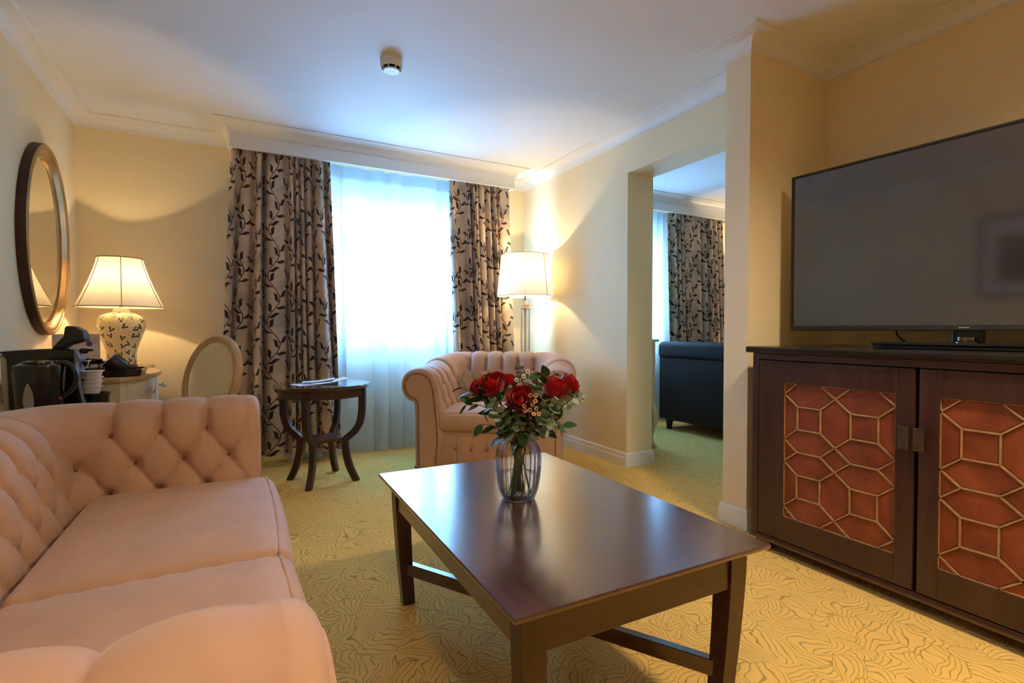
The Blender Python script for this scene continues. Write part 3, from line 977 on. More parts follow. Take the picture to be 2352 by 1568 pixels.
# ------------------------------------------------------------------ coffee table
def coffee_table():
    x0, x1, y0, y1, zt = -.357, .357, -.535, .535, .456
    t = thing('coffee_table', 'low dark wood coffee table with crossed stretchers under the rose vase', 'table', (.797, 1.333, 0), math.radians(-.6))
    top = MB()
    th = .026
    P = []
    for (ins, z) in ((.022, zt - th), (.002, zt - .011), (0, zt - .004), (.003, zt)):
        P.append([(x0 + ins, y0 + ins, z), (x1 - ins, y0 + ins, z), (x1 - ins, y1 - ins, z), (x0 + ins, y1 - ins, z)])
    V = [p for r in P for p in r]; F = [(3, 2, 1, 0), (12, 13, 14, 15)]
    for i in range(3):
        for j in range(4): F.append((i * 4 + j, i * 4 + (j + 1) % 4, (i + 1) * 4 + (j + 1) % 4, (i + 1) * 4 + j))
    top.add(V, F).build('table_top', M['darkwood'], t)
    a = .046
    ap0, ap1 = .345, zt - th
    MB().box((x0 + a + .046, y0 + a, ap0), (x1 - a - .046, y0 + a + .022, ap1), .002).build('apron', M['darkwood_x'], t)
    MB().box((x0 + a + .046, y1 - a - .022, ap0), (x1 - a - .046, y1 - a, ap1), .002).build('apron', M['darkwood_x'], t)
    MB().box((x0 + a, y0 + a + .046, ap0), (x0 + a + .022, y1 - a - .046, ap1), .002).build('apron', M['darkwood'], t)
    MB().box((x1 - a - .022, y0 + a + .046, ap0), (x1 - a, y1 - a - .046, ap1), .002).build('apron', M['darkwood'], t)
    feet = []
    for sx in (-1, 1):
        for sy in (-1, 1):
            xo, yo = sx * (-x0 - .038), sy * (-y0 - .038)
            V = []
            n = 9
            for i in range(n):
                f = i / (n - 1)                       # 0 top -> 1 floor
                sh = .026 * f ** 1.4                  # outer faces sweep inward
                w = .056 - .014 * f
                z = ap1 * (1 - f)
                for (cx, cy) in ((0, 0), (-1, 0), (-1, -1), (0, -1)):
                    V.append((xo - sx * sh + sx * cx * w, yo - sy * sh + sy * cy * w, z))
            F = [(0, 1, 2, 3), tuple((n - 1) * 4 + k for k in (3, 2, 1, 0))]
            for i in range(n - 1):
                for j in range(4): F.append((i * 4 + j, (i + 1) * 4 + j, (i + 1) * 4 + (j + 1) % 4, i * 4 + (j + 1) % 4))
            MB().add(V, F).build('leg', M['darkwood_z'], t)
            feet.append(Vector((xo - sx * .044, yo - sy * .044, .125)))
    for (p, q) in ((feet[0], feet[3]), (feet[1], feet[2])):
        MB().beam(p, q, .026, .042, .002).build('stretcher', M['darkwood'], t)
coffee_table()

# ------------------------------------------------------------------ round side table with leaflets
def round_table():
    zt = .636
    t = thing('round_side_table', 'round dark wood side table with glass top and four curved legs', 'table', (.48, 3.52, 0), 0)
    MB().lathe([(.284, zt - .026), (.292, zt - .022), (.296, zt - .014), (.292, zt - .008), (0, zt - .008)], 56).build('table_top', M['darkwood_x'], t, 'auto')
    MB().lathe([(.296, zt - .007), (.298, zt - .004), (.296, zt), (0, zt)], 56).build('glass_cover', M['tableglass'], t, 'auto')
    MB().lathe([(.250, zt - .078), (.268, zt - .078), (.268, zt - .026), (.250, zt - .026)], 56, cap0=False, cap1=False).build('apron', M['darkwood_x'], t, 'auto')
    for ang in (-30, 60, 150, 240):
        a = math.radians(ang); c, s_ = math.cos(a), math.sin(a)
        prof = [(.262, zt - .03), (.262, .50), (.258, .43), (.245, .375), (.215, .325), (.175, .293), (.150, .272), (.146, .24), (.153, .18), (.172, .10), (.205, .03), (.222, 0)]
        for _ in range(2):
            q_ = [prof[0]]
            for A_, B_ in zip(prof[:-1], prof[1:]):
                q_ += [(A_[0] * .75 + B_[0] * .25, A_[1] * .75 + B_[1] * .25), (A_[0] * .25 + B_[0] * .75, A_[1] * .25 + B_[1] * .75)]
            prof = q_ + [prof[-1]]
        V = []
        hw, hd = .017, .021
        for i, (r, z) in enumerate(prof):
            p = prof[max(i - 1, 0)]; q = prof[min(i + 1, len(prof) - 1)]
            tr, tz = q[0] - p[0], q[1] - p[1]; L = math.hypot(tr, tz); nr, nz = -tz / L, tr / L
            if i in (0, len(prof) - 1): nr, nz = 1, 0
            d = hd * (1.0 if z > .1 else .85 + 1.5 * z)
            for (k, w) in ((d, hw), (d, -hw), (-d, -hw), (-d, hw)):
                rr = r + nr * k; zz = z + nz * k
                V.append((rr * c - w * s_, rr * s_ + w * c, zz))
        n = len(prof); F = [(0, 1, 2, 3), tuple((n - 1) * 4 + k for k in (3, 2, 1, 0))]
        for i in range(n - 1):
            for j in range(4): F.append((i * 4 + j, (i + 1) * 4 + j, (i + 1) * 4 + (j + 1) % 4, i * 4 + (j + 1) % 4))
        bevel(MB().add(V, F).build('leg', M['darkwood_z'], t), .002, 1)
    poly = []
    for q in range(4):
        a0 = math.radians(-30 + 90 * q); a1 = a0 + PI / 2
        A = Vector((math.cos(a0), math.sin(a0))) * .150; B = Vector((math.cos(a1), math.sin(a1))) * .150
        for f in np.linspace(0, 1, 9)[:-1]:
            p = A.lerp(B, f); p = p * (1 - .10 * math.sin(PI * f)); poly.append((p.x, p.y))
    MB().prism(poly, 'z', .262, .284).build('shelf', M['darkwood_x'], t)
    return zt
M['tableglass'] = plain('bevelled_table_glass', srgb(70, 60, 56), .05, coat=.6, spec=.7)
ZT = round_table()
def leaflet(label, x, y, z, rz, tilt, w, d, mat):
    o = thing('leaflet', label, 'leaflet', (x, y, z), rz, None)
    mb = MB()
    n = 8
    V = []
    for i in range(n + 1):
        f = i / n
        lift = tilt * f ** 2
        for (yy, zz) in ((-d / 2, 0), (d / 2, 0), (d / 2, .0022), (-d / 2, .0022)):
            V.append(((f - .5) * w, yy, zz + lift))
    F = [(0, 1, 2, 3), tuple(n * 4 + k for k in (3, 2, 1, 0))]
    for i in range(n):
        for j in range(4): F.append((i * 4 + j, (i + 1) * 4 + j, (i + 1) * 4 + (j + 1) % 4, i * 4 + (j + 1) % 4))
    mb.add(V, F).build('folded_sheet', mat, o)
    MB().box((-w * .2, -d * .3, .0023), (w * .1, d * .28, .0028)).build('printed_panel', M['leafprint'], o)
    return o
M['leafprint'] = plain('lilac_print', srgb(176, 168, 206), .5, vary=.2, vscale=60)
leaflet('flat white leaflet with lilac print lying lowest on the round table', .42, 3.50, ZT, .3, .0, .24, .15, M['paper'])
leaflet('white leaflet with an upcurled end lying across the other leaflets', .52, 3.49, ZT + .0035, .12, .028, .22, .13, M['paper'])
leaflet('small white leaflet sticking out past the round table leaflets', .46, 3.55, ZT + .0070, -.15, .020, .20, .11, M['paper'])

# ------------------------------------------------------------------ lamps
def bulb_light(parent, loc, power, rad=.045, col=WARM):
    d = bpy.data.lights.new('bulb_light', 'POINT'); d.energy = power; d.color = col; d.shadow_soft_size = rad
    o = bpy.data.objects.new('bulb_light', d); C.objects.link(o); o.parent = parent; o.location = loc
M['bulb'] = plain('lit_bulb', (1, .9, .7, 1), .5)
_b = M['bulb'].node_tree.nodes['Principled BSDF']; _b.inputs['Emission Color'].default_value = (1, .78, .45, 1); _b.inputs['Emission Strength'].default_value = 12
M['creammetal'] = plain('ivory_lamp_metal', srgb(214, 200, 172), .3, .3)
def floor_lamp(label, loc, power):
    t = thing('floor_lamp', label, 'lamp', loc)
    MB().lathe([(0, 0), (.125, 0), (.13, .008), (.128, .02), (.06, .028), (.03, .034), (.026, .06)], 40).build('base', M['creammetal'], t, 'auto')
    MB().lathe([(.030, .055), (.043, .06), (.043, .045), (.030, .09)], 32).build('lower_collar', M['creammetal'], t, 'auto')
    MB().lathe([(.040, .09), (.040, 1.165)], 32, cap0=False, cap1=False).build('glass_column', M['glass'], t, True)
    MB().lathe([(.009, .09), (.009, 1.17)], 12).build('centre_rod', M['creammetal'], t, True)
    MB().lathe([(.041, 1.165), (.046, 1.168), (.046, 1.178), (.040, 1.182), (.040, 1.19), (.045, 1.193), (.045, 1.203), (.012, 1.208)], 32).build('upper_collar', M['creammetal'], t, 'auto')
    MB().lathe([(.010, 1.2), (.010, 1.36)], 12).build('stem', M['chrome'], t, True)
    zb, zt, rb, rt = 1.272, 1.622, .243, .204
    sh = MB().lathe([(rb, zb), (rt, zt)], 64, cap0=False, cap1=False).build('shade', M['shade'], t, True, uv=True)
    for (r, z) in ((rb, zb), (rt, zt)):
        MB().tube([(r * math.cos(a), r * math.sin(a), z) for a in np.linspace(0, 2 * PI, 65)], .0022, 6, False).build('rim', M['shadetrim'], sh, True)
    a = math.radians(-72)
    MB().beam(((rb + .001) * math.cos(a), (rb + .001) * math.sin(a), zb), ((rt + .001) * math.cos(a), (rt + .001) * math.sin(a), zt), .004, .002).build('seam', M['shadetrim'], sh)
    sp = MB()
    for k in range(3):
        q = 2 * PI * k / 3
        sp.beam((0, 0, zb + .06), (rb * .985 * math.cos(q), rb * .985 * math.sin(q), zb + .03), .003)
    sp.build('shade_carrier', M['chrome'], sh)
    MB().ball((0, 0, 1.42), .03, (1, 1, 1.2), 14, 10).build('bulb', M['bulb'], t, True)
    bulb_light(t, (0, 0, 1.45), power, .025, (1.0, .81, .55))
    return t
floor_lamp('tall floor lamp with white drum shade and glass column behind the armchair', (2.165, 3.80, 0), 15)

def table_lamp():
    z0 = .752
    t = thing('table_lamp', 'bird print porcelain table lamp with cream bell shade on the desk', 'lamp', (-.640, 3.93, z0))
    MB().lathe([(0, 0), (0.0804, 0), (0.0820, .008), (0.0771, .016)], 40).build('base', M['darkwood_x'], t, 'auto')
    MB().lathe([(0.0754, .014), (0.0771, .035), (0.0763, .07), (0.0812, .117), (0.0992, .172), (0.1189, .227), (0.1238, .262), (0.1197, .293), (0.1033, .318), (0.0738, .334), (0.0426, .342)], 56).build('porcelain_body', M['lampvase'], t, True, uv=True)
    MB().lathe([(0.0426, .340), (0.0459, .346), (0.0410, .352), (0.0410, .362), (0.0295, .366), (0.0098, .37), (0.0098, .45)], 32).build('neck', M['creammetal'], t, 'auto')
    zb, zt, rb, rt = .372, .672, .232, .120
    prof = []
    for f in np.linspace(0, 1, 15): prof.append((rt + (rb - rt) * (1 - f) ** 1.28, zb + (zt - zb) * f))
    off = math.radians(-80)
    def rib(a, z):
        q = ((a - off) % (PI / 3)) - PI / 6
        return 1 - .035 * (1 - (abs(q) / (PI / 6)) ** 2)
    sh = MB().lathe(prof, 96, rib=rib, cap0=False, cap1=False).build('shade', M['silkshade'], t, True, uv=True)
    for k in range(6):
        a = off + k * PI / 3
        MB().tube([(r * 1.003 * math.cos(a), r * 1.003 * math.sin(a), z) for r, z in prof], .0021, 6).build('rib', M['shadetrim'], sh, True)
    for (r, z) in (prof[0], prof[-1]):
        MB().tube([(r * rib(a, z) * 1.002 * math.cos(a), r * rib(a, z) * 1.002 * math.sin(a), z) for a in np.linspace(0, 2 * PI, 97)], .0032, 6, False).build('rim', M['shadetrim'], sh, True)
    MB().ball((0, 0, .50), .03, (1, 1, 1.2), 14, 10).build('bulb', M['bulb'], t, True)
    bulb_light(t, (0, 0, .52), 29, .025)
table_lamp()

# ------------------------------------------------------------------ oval mirror
def oval_mirror():
    t = thing('oval_mirror', 'oval mirror in a bronze coloured frame hanging above the desk', 'mirror', (XL, 3.625, .956))
    a, b = .355, .51
    n = 96
    def ring(prof, name, mat, parent):
        V = []; F = []; m = len(prof)
        for i in range(n):
            th = 2 * PI * i / n
            # offset along the ellipse normal
            ex, ez = a * math.cos(th), b * math.sin(th)
            nx, nz = math.cos(th) / a, math.sin(th) / b; L = math.hypot(nx, nz); nx /= L; nz /= L
            for (d, h) in prof: V.append((h, ex + nx * d, ez + nz * d + b))
        for i in range(n):
            j = (i + 1) % n
            for q in range(m - 1): F.append((i * m + q, j * m + q, j * m + q + 1, i * m + q + 1))
        return MB().add(V, F).build(name, mat, parent, 'auto')
    ring([(0, 0), (0, .034), (-.004, .040)], 'frame_edge', M['mirrorside'], t)
    ring([(-.003, .040), (-.010, .046), (-.016, .045), (-.019, .041), (-.028, .043), (-.042, .036), (-.052, .026), (-.056, .024), (-.060, .026), (-.066, .022), (-.068, .012)], 'frame_moulding', M['mirrorframe'], t)
    def disc(ins, h, name, mat, ins2=None, h2=None):
        V = []
        for i in range(n):
            th = 2 * PI * i / n
            V.append((h, (a - ins) * math.cos(th), (b - ins) * math.sin(th) + b))
        MB().add(V, [tuple(range(n))]).build(name, mat, t)
    ring([(-.066, .012), (-.092, .0165)], 'bevel', M['mirror'], t)
    disc(.0905, .0165, 'mirror_glass', M['mirror'])
oval_mirror()

# framed picture over the sofa: shows only as a reflection in the television
def picture():
    t = thing('framed_picture', 'dark framed landscape picture over the sofa, reflected in the television', 'picture', (XL, 1.25, 1.26))
    w, h = .74, .70
    y0, y1 = -w / 2, w / 2
    f = MB(); b = .035
    f.box((0, y0, 0), (.025, y0 + b, h), .003); f.box((0, y1 - b, 0), (.025, y1, h), .003)
    f.box((0, y0 + b, 0), (.025, y1 - b, b), .003); f.box((0, y0 + b, h - b), (.025, y1 - b, h), .003)
    f.build('frame', M['blackmatt'], t)
    MB().box((.004, y0 + b, b), (.010, y1 - b, h - b)).build('mount', M['paper'], t)
    MB().box((.0102, y0 + .13, .13), (.0112, y1 - .13, h - .17)).build('print', M['art'], t)
picture()

# ------------------------------------------------------------------ writing desk, cabinet and tea things
DZ = .752
def desk():
    t = thing('writing_desk', 'cream painted bow-front writing desk with oak top against the left wall', 'desk', (-.67, 3.63, 0))
    ox, oy = -.67, 3.63
    def front(Y, ins=0.0):
        f = (Y - 3.06) / (4.22 - 3.06)
        return -.505 + .115 * math.sin(PI * min(max(f / .72, 0), 1)) ** .8 - ins
    ys = np.linspace(3.06, 4.22, 41)
    poly = [(-.928 - ox, 3.06 - oy)] + [(front(y) - ox, y - oy) for y in ys] + [(-.928 - ox, 4.22 - oy)]
    bevel(MB().prism(poly, 'z', DZ - .022, DZ).build('desk_top', M['oaktop'], t), .006, 3)
    ys2 = np.linspace(3.085, 4.195, 41)
    poly = [(-.92 - ox, 3.085 - oy)] + [(front(y, .024) - ox, y - oy) for y in ys2] + [(-.92 - ox, 4.195 - oy)]
    MB().prism(poly, 'z', .56, DZ - .022).build('carcass', M['creampaint'], t)
    for (a, b) in ((3.13, 3.42), (3.445, 3.74), (3.765, 4.16)):
        yy = np.linspace(a, b, 15)
        pl = [(front(y, .024) - .004 - ox, y - oy) for y in yy] + [(front(y, .024) + .007 - ox, y - oy) for y in yy[::-1]]
        d = bevel(MB().prism(pl, 'z', .585, DZ - .040).build('drawer', M['creampaint'], t), .002, 1)
        ym = (a + b) / 2; xk = front(ym, .024) + .005 - ox
        k = MB().lathe([(.006, 0), (.006, .012), (.010, .018), (.019, .034), (.0165, .040), (0, .043)], 10)
        ko = k.build('knob', M['crystal'], d, False)
        ko.location = (xk, ym - oy, .665); ko.rotation_euler = (0, PI / 2, 0)
    MB().box((-.88 - ox, 3.083 - oy, .585), (-.70 - ox, 3.087 - oy, .715), .001).build('side_panel', M['creampaint'], t)
    MB().box((-.69 - ox, 3.083 - oy, .585), (-.56 - ox, 3.087 - oy, .715), .001).build('side_panel', M['creampaint'], t)
    for (x, y) in ((-.895, 3.115), (-.645, 3.11), (-.895, 4.165), (-.555, 4.165)):
        MB().tube([(x - ox, y - oy, .57), (x - ox + .012, y - oy, .48), (x - ox + .006, y - oy, .30), (x - ox - .004, y - oy, .12), (x - ox + .006, y - oy, .012)], [.030, .032, .022, .015, .02], 10).build('leg', M['creampaint'], t, True)
    return t
desk()
CZ = .660
def low_cabinet():
    t = thing('low_cabinet', 'low cream cabinet behind the sofa carrying the kettle and coffee machine', 'cabinet', (-.70, 2.72, 0))
    MB().box((-.205, -.27, .07), (.16, .27, CZ - .022), .004).build('carcass', M['creampaint'], t)
    MB().box((-.22, -.285, CZ - .022), (.185, .285, CZ), .006, 2).build('cabinet_top', M['oaktop'], t)
    for s in (-1, 1):
        d = MB().box((.16, .004 if s > 0 else -.262, .10), (.178, .262 if s > 0 else -.004, CZ - .045), .003).build('door', M['creampaint'], t)
        MB().ball((.19, s * .04, .42), .013, (1, 1, 1), 10, 8).build('knob', M['crystal'], d, True)
    MB().box((-.195, -.255, 0), (.14, .255, .07)).build('plinth', M['creampaint'], t)
low_cabinet()

def side_prism(root, name, pxs, Y, hy, mat, bev=.004, parent=None):
    o = root.location
    poly = [(at_y(x, y, Y).x - o.x, max(at_y(x, y, Y).z - o.z, 0.0)) for x, y in pxs]
    return bevel(MB().prism(poly, 'y', Y - hy - o.y, Y + hy - o.y).build(name, mat, parent or root), bev, 2)
def coffee_machine():
    Y = 2.80
    c = at_y(105, 980, Y)
    t = thing('coffee_machine', 'black capsule coffee machine with raised lid behind the kettle', 'coffee machine', (c.x, Y, CZ))
    bz = lambda x: (x, 982.5)
    side_prism(t, 'body', [(9, 806.5), (60, 803), (121, 800.5), (178, 802), (181, 845), (192, 912), (203, 934), (208, 960), (36, 960), (29, 823), (21, 814)], Y, .062, M['blackplastic'], .008)
    side_prism(t, 'water_tank', [(10.5, 813), (28, 823), (34, 960), (21, 960)], Y, .052, M['tankplastic'], .004)
    side_prism(t, 'front_trim', [(176, 802), (184, 801), (188, 812), (193.5, 824), (187, 828), (184, 834), (188, 851), (194, 885), (200, 912), (206, 925), (215, 931), (222, 933), (214, 940), (203, 934), (195, 918), (188, 886), (180, 845), (174, 815)], Y, .058, M['greyplastic'], .003)
    side_prism(t, 'lid', [(123, 801), (152, 771), (155, 748), (177, 749), (198, 761), (203.6, 782), (180, 788), (161, 793), (152, 802)], Y, .045, M['blackmatt'], .010)
    side_prism(t, 'pod_lever', [(186, 800), (200, 800), (217, 801), (219, 805), (200, 808), (200, 812), (188, 811)], Y, .02, M['blackplastic'], .003)
    side_prism(t, 'spout', [(186, 829), (208, 826), (205, 843), (193, 842), (190, 836)], Y, .018, M['chrome'], .004)
    # drip tray: a shallow round dish in front
    p = at_y(222, 901, Y); q = at_y(222, 981, Y)
    hgt = p.z - CZ
    MB().lathe([(0, 0), (.046, 0), (.048, hgt - .012), (.052, hgt - .010), (.052, hgt), (.046, hgt), (.045, hgt - .006), (0, hgt - .006)], 36, (p.x - c.x - .004, 0, 0)).build('drip_tray', M['blackplastic'], t, 'auto')
    return p.x - .004, Y, CZ + hgt - .006
cx_, cy_, cz_ = coffee_machine()
zz = cz_
names = ['lowest small white cup in the stack under the coffee spout', 'second small white cup up in the stack under the coffee spout', 'third small white cup up in the stack under the coffee spout', 'topmost small white cup in the stack under the coffee spout']
for i, dz in enumerate((0, .020, .040, .070)):
    o = thing('espresso_cup', names[i], 'cup', (cx_ - .012 + .002 * i, cy_ - .006, zz + dz), 0, 'stacked white cups')
    h = .034 if i < 3 else .030
    MB().lathe([(0, 0), (.024, 0), (.027, .003), (.033, h - .004), (.039, h), (.039, h + .002), (.034, h + .001), (.028, .006), (0, .005)], 32).build('cup', M['porcelain'], o, 'auto')
    MB().lathe([(.037, h - .001), (.0395, h - .001), (.0395, h + .0022), (.037, h + .0022)], 32, cap0=False, cap1=False).build('rim', M['porcelain'], o, True)

def kettle():
    Y = 2.575
    c = at_y(92, 960, Y)
    t = thing('kettle', 'black plastic electric kettle with grey level gauge in front of the coffee machine', 'kettle', (c.x, Y, CZ))
    H = at_y(92, 832, Y).z - CZ
    prof = [(0, 0), (.060, 0), (.064, .012), (.066, .05), (.070, .12), (.0735, H - .022), (.070, H - .010), (.055, H - .002), (0, H)]
    b = MB().lathe(prof, 40)
    b.v = [(x * 1.06, y * .92, z) for x, y, z in b.v]
    b.build('body', M['blackplastic'], t, 'auto')
    l = MB().lathe([(.052, H - .004), (.050, H + .004), (.03, H + .008), (0, H + .009)], 32); l.build('lid', M['blackplastic'], t, 'auto')
    pts = [at_y(x, y, Y) - Vector((c.x, Y, CZ)) for x, y in ((128, 834), (150, 833), (165, 840), (173, 855), (174, 870), (170, 886), (160, 899), (146, 907), (134, 909))]
    b = MB().tube(pts, [.012, .012, .0115, .011, .011, .011, .011, .012, .012], 12); b.v = [(x, y * 1.35, z) for x, y, z in b.v]
    b.build('handle', M['blackplastic'], t, True)
    sp = [at_y(x, y, Y) - Vector((c.x, Y, CZ)) for x, y in ((18, 843), (36, 840), (36, 868))]
    bevel(MB().prism([(p.x, p.z) for p in sp], 'y', -.016, .016).build('spout', M['blackplastic'], t), .003)
    # gauge on the side that faces the room
    V = []; n = 24
    for i in range(n):
        a = 2 * PI * i / n
        ux = .014 * math.cos(a) * (1.15 - .45 * math.sin(a)); uz = .052 * math.sin(a)
        V.append((ux, uz))
    g = MB(); VV = []
    x_g = (at_y(78, 895, Y).x - c.x)
    for (ux, uz) in V:
        z = .072 + uz; x = x_g + ux; r = np.interp(z, [0, .012, .05, .12, H], [.060, .064, .066, .070, .0735])
        yy = -.92 * math.sqrt(max(r * r - (x / 1.06) ** 2, 1e-6)) - .003
        VV.append((x, yy, z))
    g.add(VV, [tuple(range(n))]).build('level_gauge', M['gauge'], t)
    MB().box((.056, -.030, .058), (.072, -.020, .064), .002).build('switch', M['red'], t)
    MB().lathe([(0, 0), (.074, 0), (.076, .006), (.066, .012)], 36, (0, 0, 0)).build('power_base', M['blackmatt'], t, 'auto')
M['gauge'] = plain('grey_gauge', srgb(150, 146, 140), .4)
kettle()

def tea_tray():
    t = thing('tea_tray', 'black octagonal serving tray on the cream desk', 'tray', (-.615, 3.245, DZ))
    hx, hy, cut = .185, .150, .055
    o8 = lambda k: [(-hx + k + cut, -hy + k), (hx - k - cut, -hy + k), (hx - k, -hy + k + cut), (hx - k, hy - k - cut), (hx - k - cut, hy - k), (-hx + k + cut, hy - k), (-hx + k, hy - k - cut), (-hx + k, -hy + k + cut)]
    MB().prism(o8(.01), 'z', 0, .006).build('tray_floor', M['blackplastic'], t)
    for i in range(8):
        a, b = o8(0), o8(.008); a2, b2 = o8(.012), o8(.020)
        j = (i + 1) % 8
        V = [(*a2[i], 0), (*a2[j], 0), (*a[j], .034), (*a[i], .034), (*b2[i], .0), (*b2[j], .0), (*b[j], .034), (*b[i], .034)]
        MB().add(V, [(0, 1, 2, 3), (7, 6, 5, 4), (3, 2, 6, 7), (0, 4, 5, 1), (1, 5, 6, 2), (0, 3, 7, 4)]).build('tray_side', M['blackplastic'], t)
tea_tray()
TZ = DZ + .0065
def mug(label, px, py, Y, tilt, spin, group=None):
    p = at_y(px, py, Y)
    t = thing('mug', label, 'mug', (p.x, Y, TZ), 0, group)
    h = .085
    b = MB().lathe([(0, 0), (.030, 0), (.036, .006), (.041, .03), (.042, .06), (.040, h), (.0375, h), (.0395, .06), (.037, .01), (0, .006)], 36)
    m3 = Matrix.Rotation(spin, 3, 'Z') @ Matrix.Rotation(tilt, 3, 'Y')
    bo = b.build('cup', M['mug'], t, 'auto')
    rm = MB().tube([(.0388 * math.cos(a), .0388 * math.sin(a), h) for a in np.linspace(0, 2 * PI, 37)], .0016, 6, False).build('rim', M['whiteprint'], t, True)
    hd = MB().tube([(0, .036, .072), (0, .062, .070), (0, .068, .045), (0, .058, .022), (0, .038, .018)], .0055, 8).build('handle', M['mug'], t, True)
    lo = min((m3 @ Vector(v.co)).z for v in bo.data.vertices)
    for q in (bo, rm, hd): q.rotation_euler = m3.to_euler(); q.location = (0, 0, -lo + .0005)
mug('charcoal mug tipped on its side on the black tray', 287, 828, 3.20, math.radians(-48), math.radians(10))
def cafetiere():
    p = at_y(211, 840, 3.22)
    t = thing('glass_jar', 'small glass jar with black lid on the tray beside the mug', 'jar', (p.x, 3.22, TZ))
    MB().lathe([(0, 0), (.034, 0), (.036, .004), (.036, .060), (.0335, .060), (.0335, .005), (0, .005)], 32).build('glass', M['glass'], t, 'auto')
    MB().lathe([(0, .006), (.032, .006), (.032, .034), (0, .034)], 24).build('contents', M['darkwood_z'], t, 'auto')
    MB().lathe([(.034, .056), (.042, .056), (.044, .062), (.043, .078), (.036, .084), (0, .086)], 32).build('lid', M['blackplastic'], t, 'auto')
cafetiere()
def milk_jug():
    p = at_y(240, 838, 3.31)
    t = thing('milk_jug', 'little chrome milk jug between the jar and the tipped mug', 'jug', (p.x, 3.31, TZ))
    MB().lathe([(0, 0), (.022, 0), (.026, .008), (.027, .03), (.022, .052), (.026, .066), (.024, .066), (.02, .052), (.025, .03), (.02, .006), (0, .004)], 28).build('body', M['chrome'], t, 'auto')
    MB().tube([(.024, -.012, .058), (.044, -.012, .052), (.050, -.012, .028), (.040, -.012, .012)], .0042, 8).build('handle', M['blackmatt'], t, True)
milk_jug()
def card():
    p = at_y(196, 843, 3.50)
    t = thing('info_card', 'upright printed welcome card with a purple disc behind the tray', 'card', (p.x, 3.50, DZ))
    top = at_y(196, 767, 3.50).z - DZ
    w = .20
    MB().box((-w / 2 - .035, -.002, 0), (w / 2 - .035, .002, top)).build('sheet', M['card'], t)
    q = at_y(205, 789, 3.497)
    V = [(q.x - p.x + .0145 * math.cos(a), -.0026, q.z - DZ + .0145 * math.sin(a)) for a in np.linspace(0, 2 * PI, 25)[:-1]]
    MB().add(V, [tuple(range(24))]).build('purple_disc', M['purple'], t)
    MB().box((-w / 2 - .03, .004, 0), (w / 2 - .04, .03, .012)).build('stand', M['blackmatt'], t)
card()

# ------------------------------------------------------------------ oval-back chair
def oval_chair():
    f = Vector((-.80, -.60, 0)).normalized()
    phi = math.atan2(f.x, -f.y)                 # local -y is the front
    t = thing('oval_back_chair', 'limed wood chair with cream oval padded back beside the desk', 'chair', (-.315, 3.12, 0), phi)
    # seat
    n = 40
    def ring(rx, ry, z, sq=2.6):
        out = []
        for i in range(n):
            a = 2 * PI * i / n
            c, s = math.cos(a), math.sin(a)
            out.append((rx * math.copysign(abs(c) ** (2 / sq), c), ry * math.copysign(abs(s) ** (2 / sq), s), z))
        return out
    def stack(rings, name, mat, smooth=True):
        V = [p for r in rings for p in r]; F = [tuple(range(n - 1, -1, -1)), tuple((len(rings) - 1) * n + k for k in range(n))]
        for i in range(len(rings) - 1):
            for j in range(n): F.append((i * n + j, i * n + (j + 1) % n, (i + 1) * n + (j + 1) % n, (i + 1) * n + j))
        return MB().add(V, F).build(name, mat, t, 'auto')
    stack([ring(.205, .195, .395), ring(.21, .20, .40), ring(.21, .20, .44)], 'seat_rail', M['limed'])
    stack([ring(.198, .19, .44), ring(.202, .194, .46), ring(.175, .165, .49), ring(.09, .08, .497)], 'seat', M['creamcloth'])
    for (x, y, fr) in ((-.16, -.15, 1), (.16, -.15, 1), (-.15, .165, 0), (.15, .165, 0)):
        MB().tube([(x, y, .42), (x, y + (.0 if fr else .01), .36), (x, y + (0 if fr else .03), .15), (x, y + (0 if fr else .055), 0)], [.024, .022, .018, .013], 10).build('leg', M['limed'], t, True)
    # back
    lean = math.radians(13)
    zc, a, b = .715, .222, .245
    def P(u, w, d): # u right, w up, d forward(-y)
        y = .205 + .02 - d * math.cos(lean) + w * math.sin(lean)
        return (u, y, zc + w * math.cos(lean) + d * math.sin(lean))
    N = 64
    def oval(prof, name, mat, parent=None):
        V = []; F = []; m = len(prof)
        for i in range(N):
            th = 2 * PI * i / N
            eu, ew = math.cos(th), math.sin(th)
            for (ins, d) in prof: V.append(P((a - ins) * eu, (b - ins) * ew, d))
        for i in range(N):
            j = (i + 1) % N
            for q in range(m - 1): F.append((i * m + q, j * m + q, j * m + q + 1, i * m + q + 1))
        return MB().add(V, F).build(name, mat, t, 'auto')
    oval([(.036, -.026), (.010, -.026), (0, -.018), (.002, -.004), (-.002, 0), (.001, .012), (.008, .020), (.016, .020), (.020, .015), (.028, .017), (.036, .012), (.040, .006), (.036, -.026)], 'back_frame', M['limed'])
    V = []; F = []
    K = 8
    for k in range(K + 1):
        r = k / K
        for i in range(N):
            th = 2 * PI * i / N
            V.append(P((a - .038) * r * math.cos(th), (b - .038) * r * math.sin(th), .006 + .022 * (1 - r ** 4)))
    for k in range(K):
        for i in range(N): F.append((k * N + i, k * N + (i + 1) % N, (k + 1) * N + (i + 1) % N, (k + 1) * N + i))
    MB().add(V, F).build('back_pad', M['creamcloth'], t, True)
    V = [P((a - .034) * math.cos(2 * PI * i / N), (b - .034) * math.sin(2 * PI * i / N), -.022) for i in range(N)]
    MB().add(V, [tuple(range(N))]).build('back_lining', M['creamcloth'], t)
    for s in (-1, 1):
        MB().tube([(s * .15, .20, .42), (s * .13, .225, .47), P(s * .12, -b + .035, -.006)], [.02, .018, .016], 10).build('back_post', M['limed'], t, True)
oval_chair()

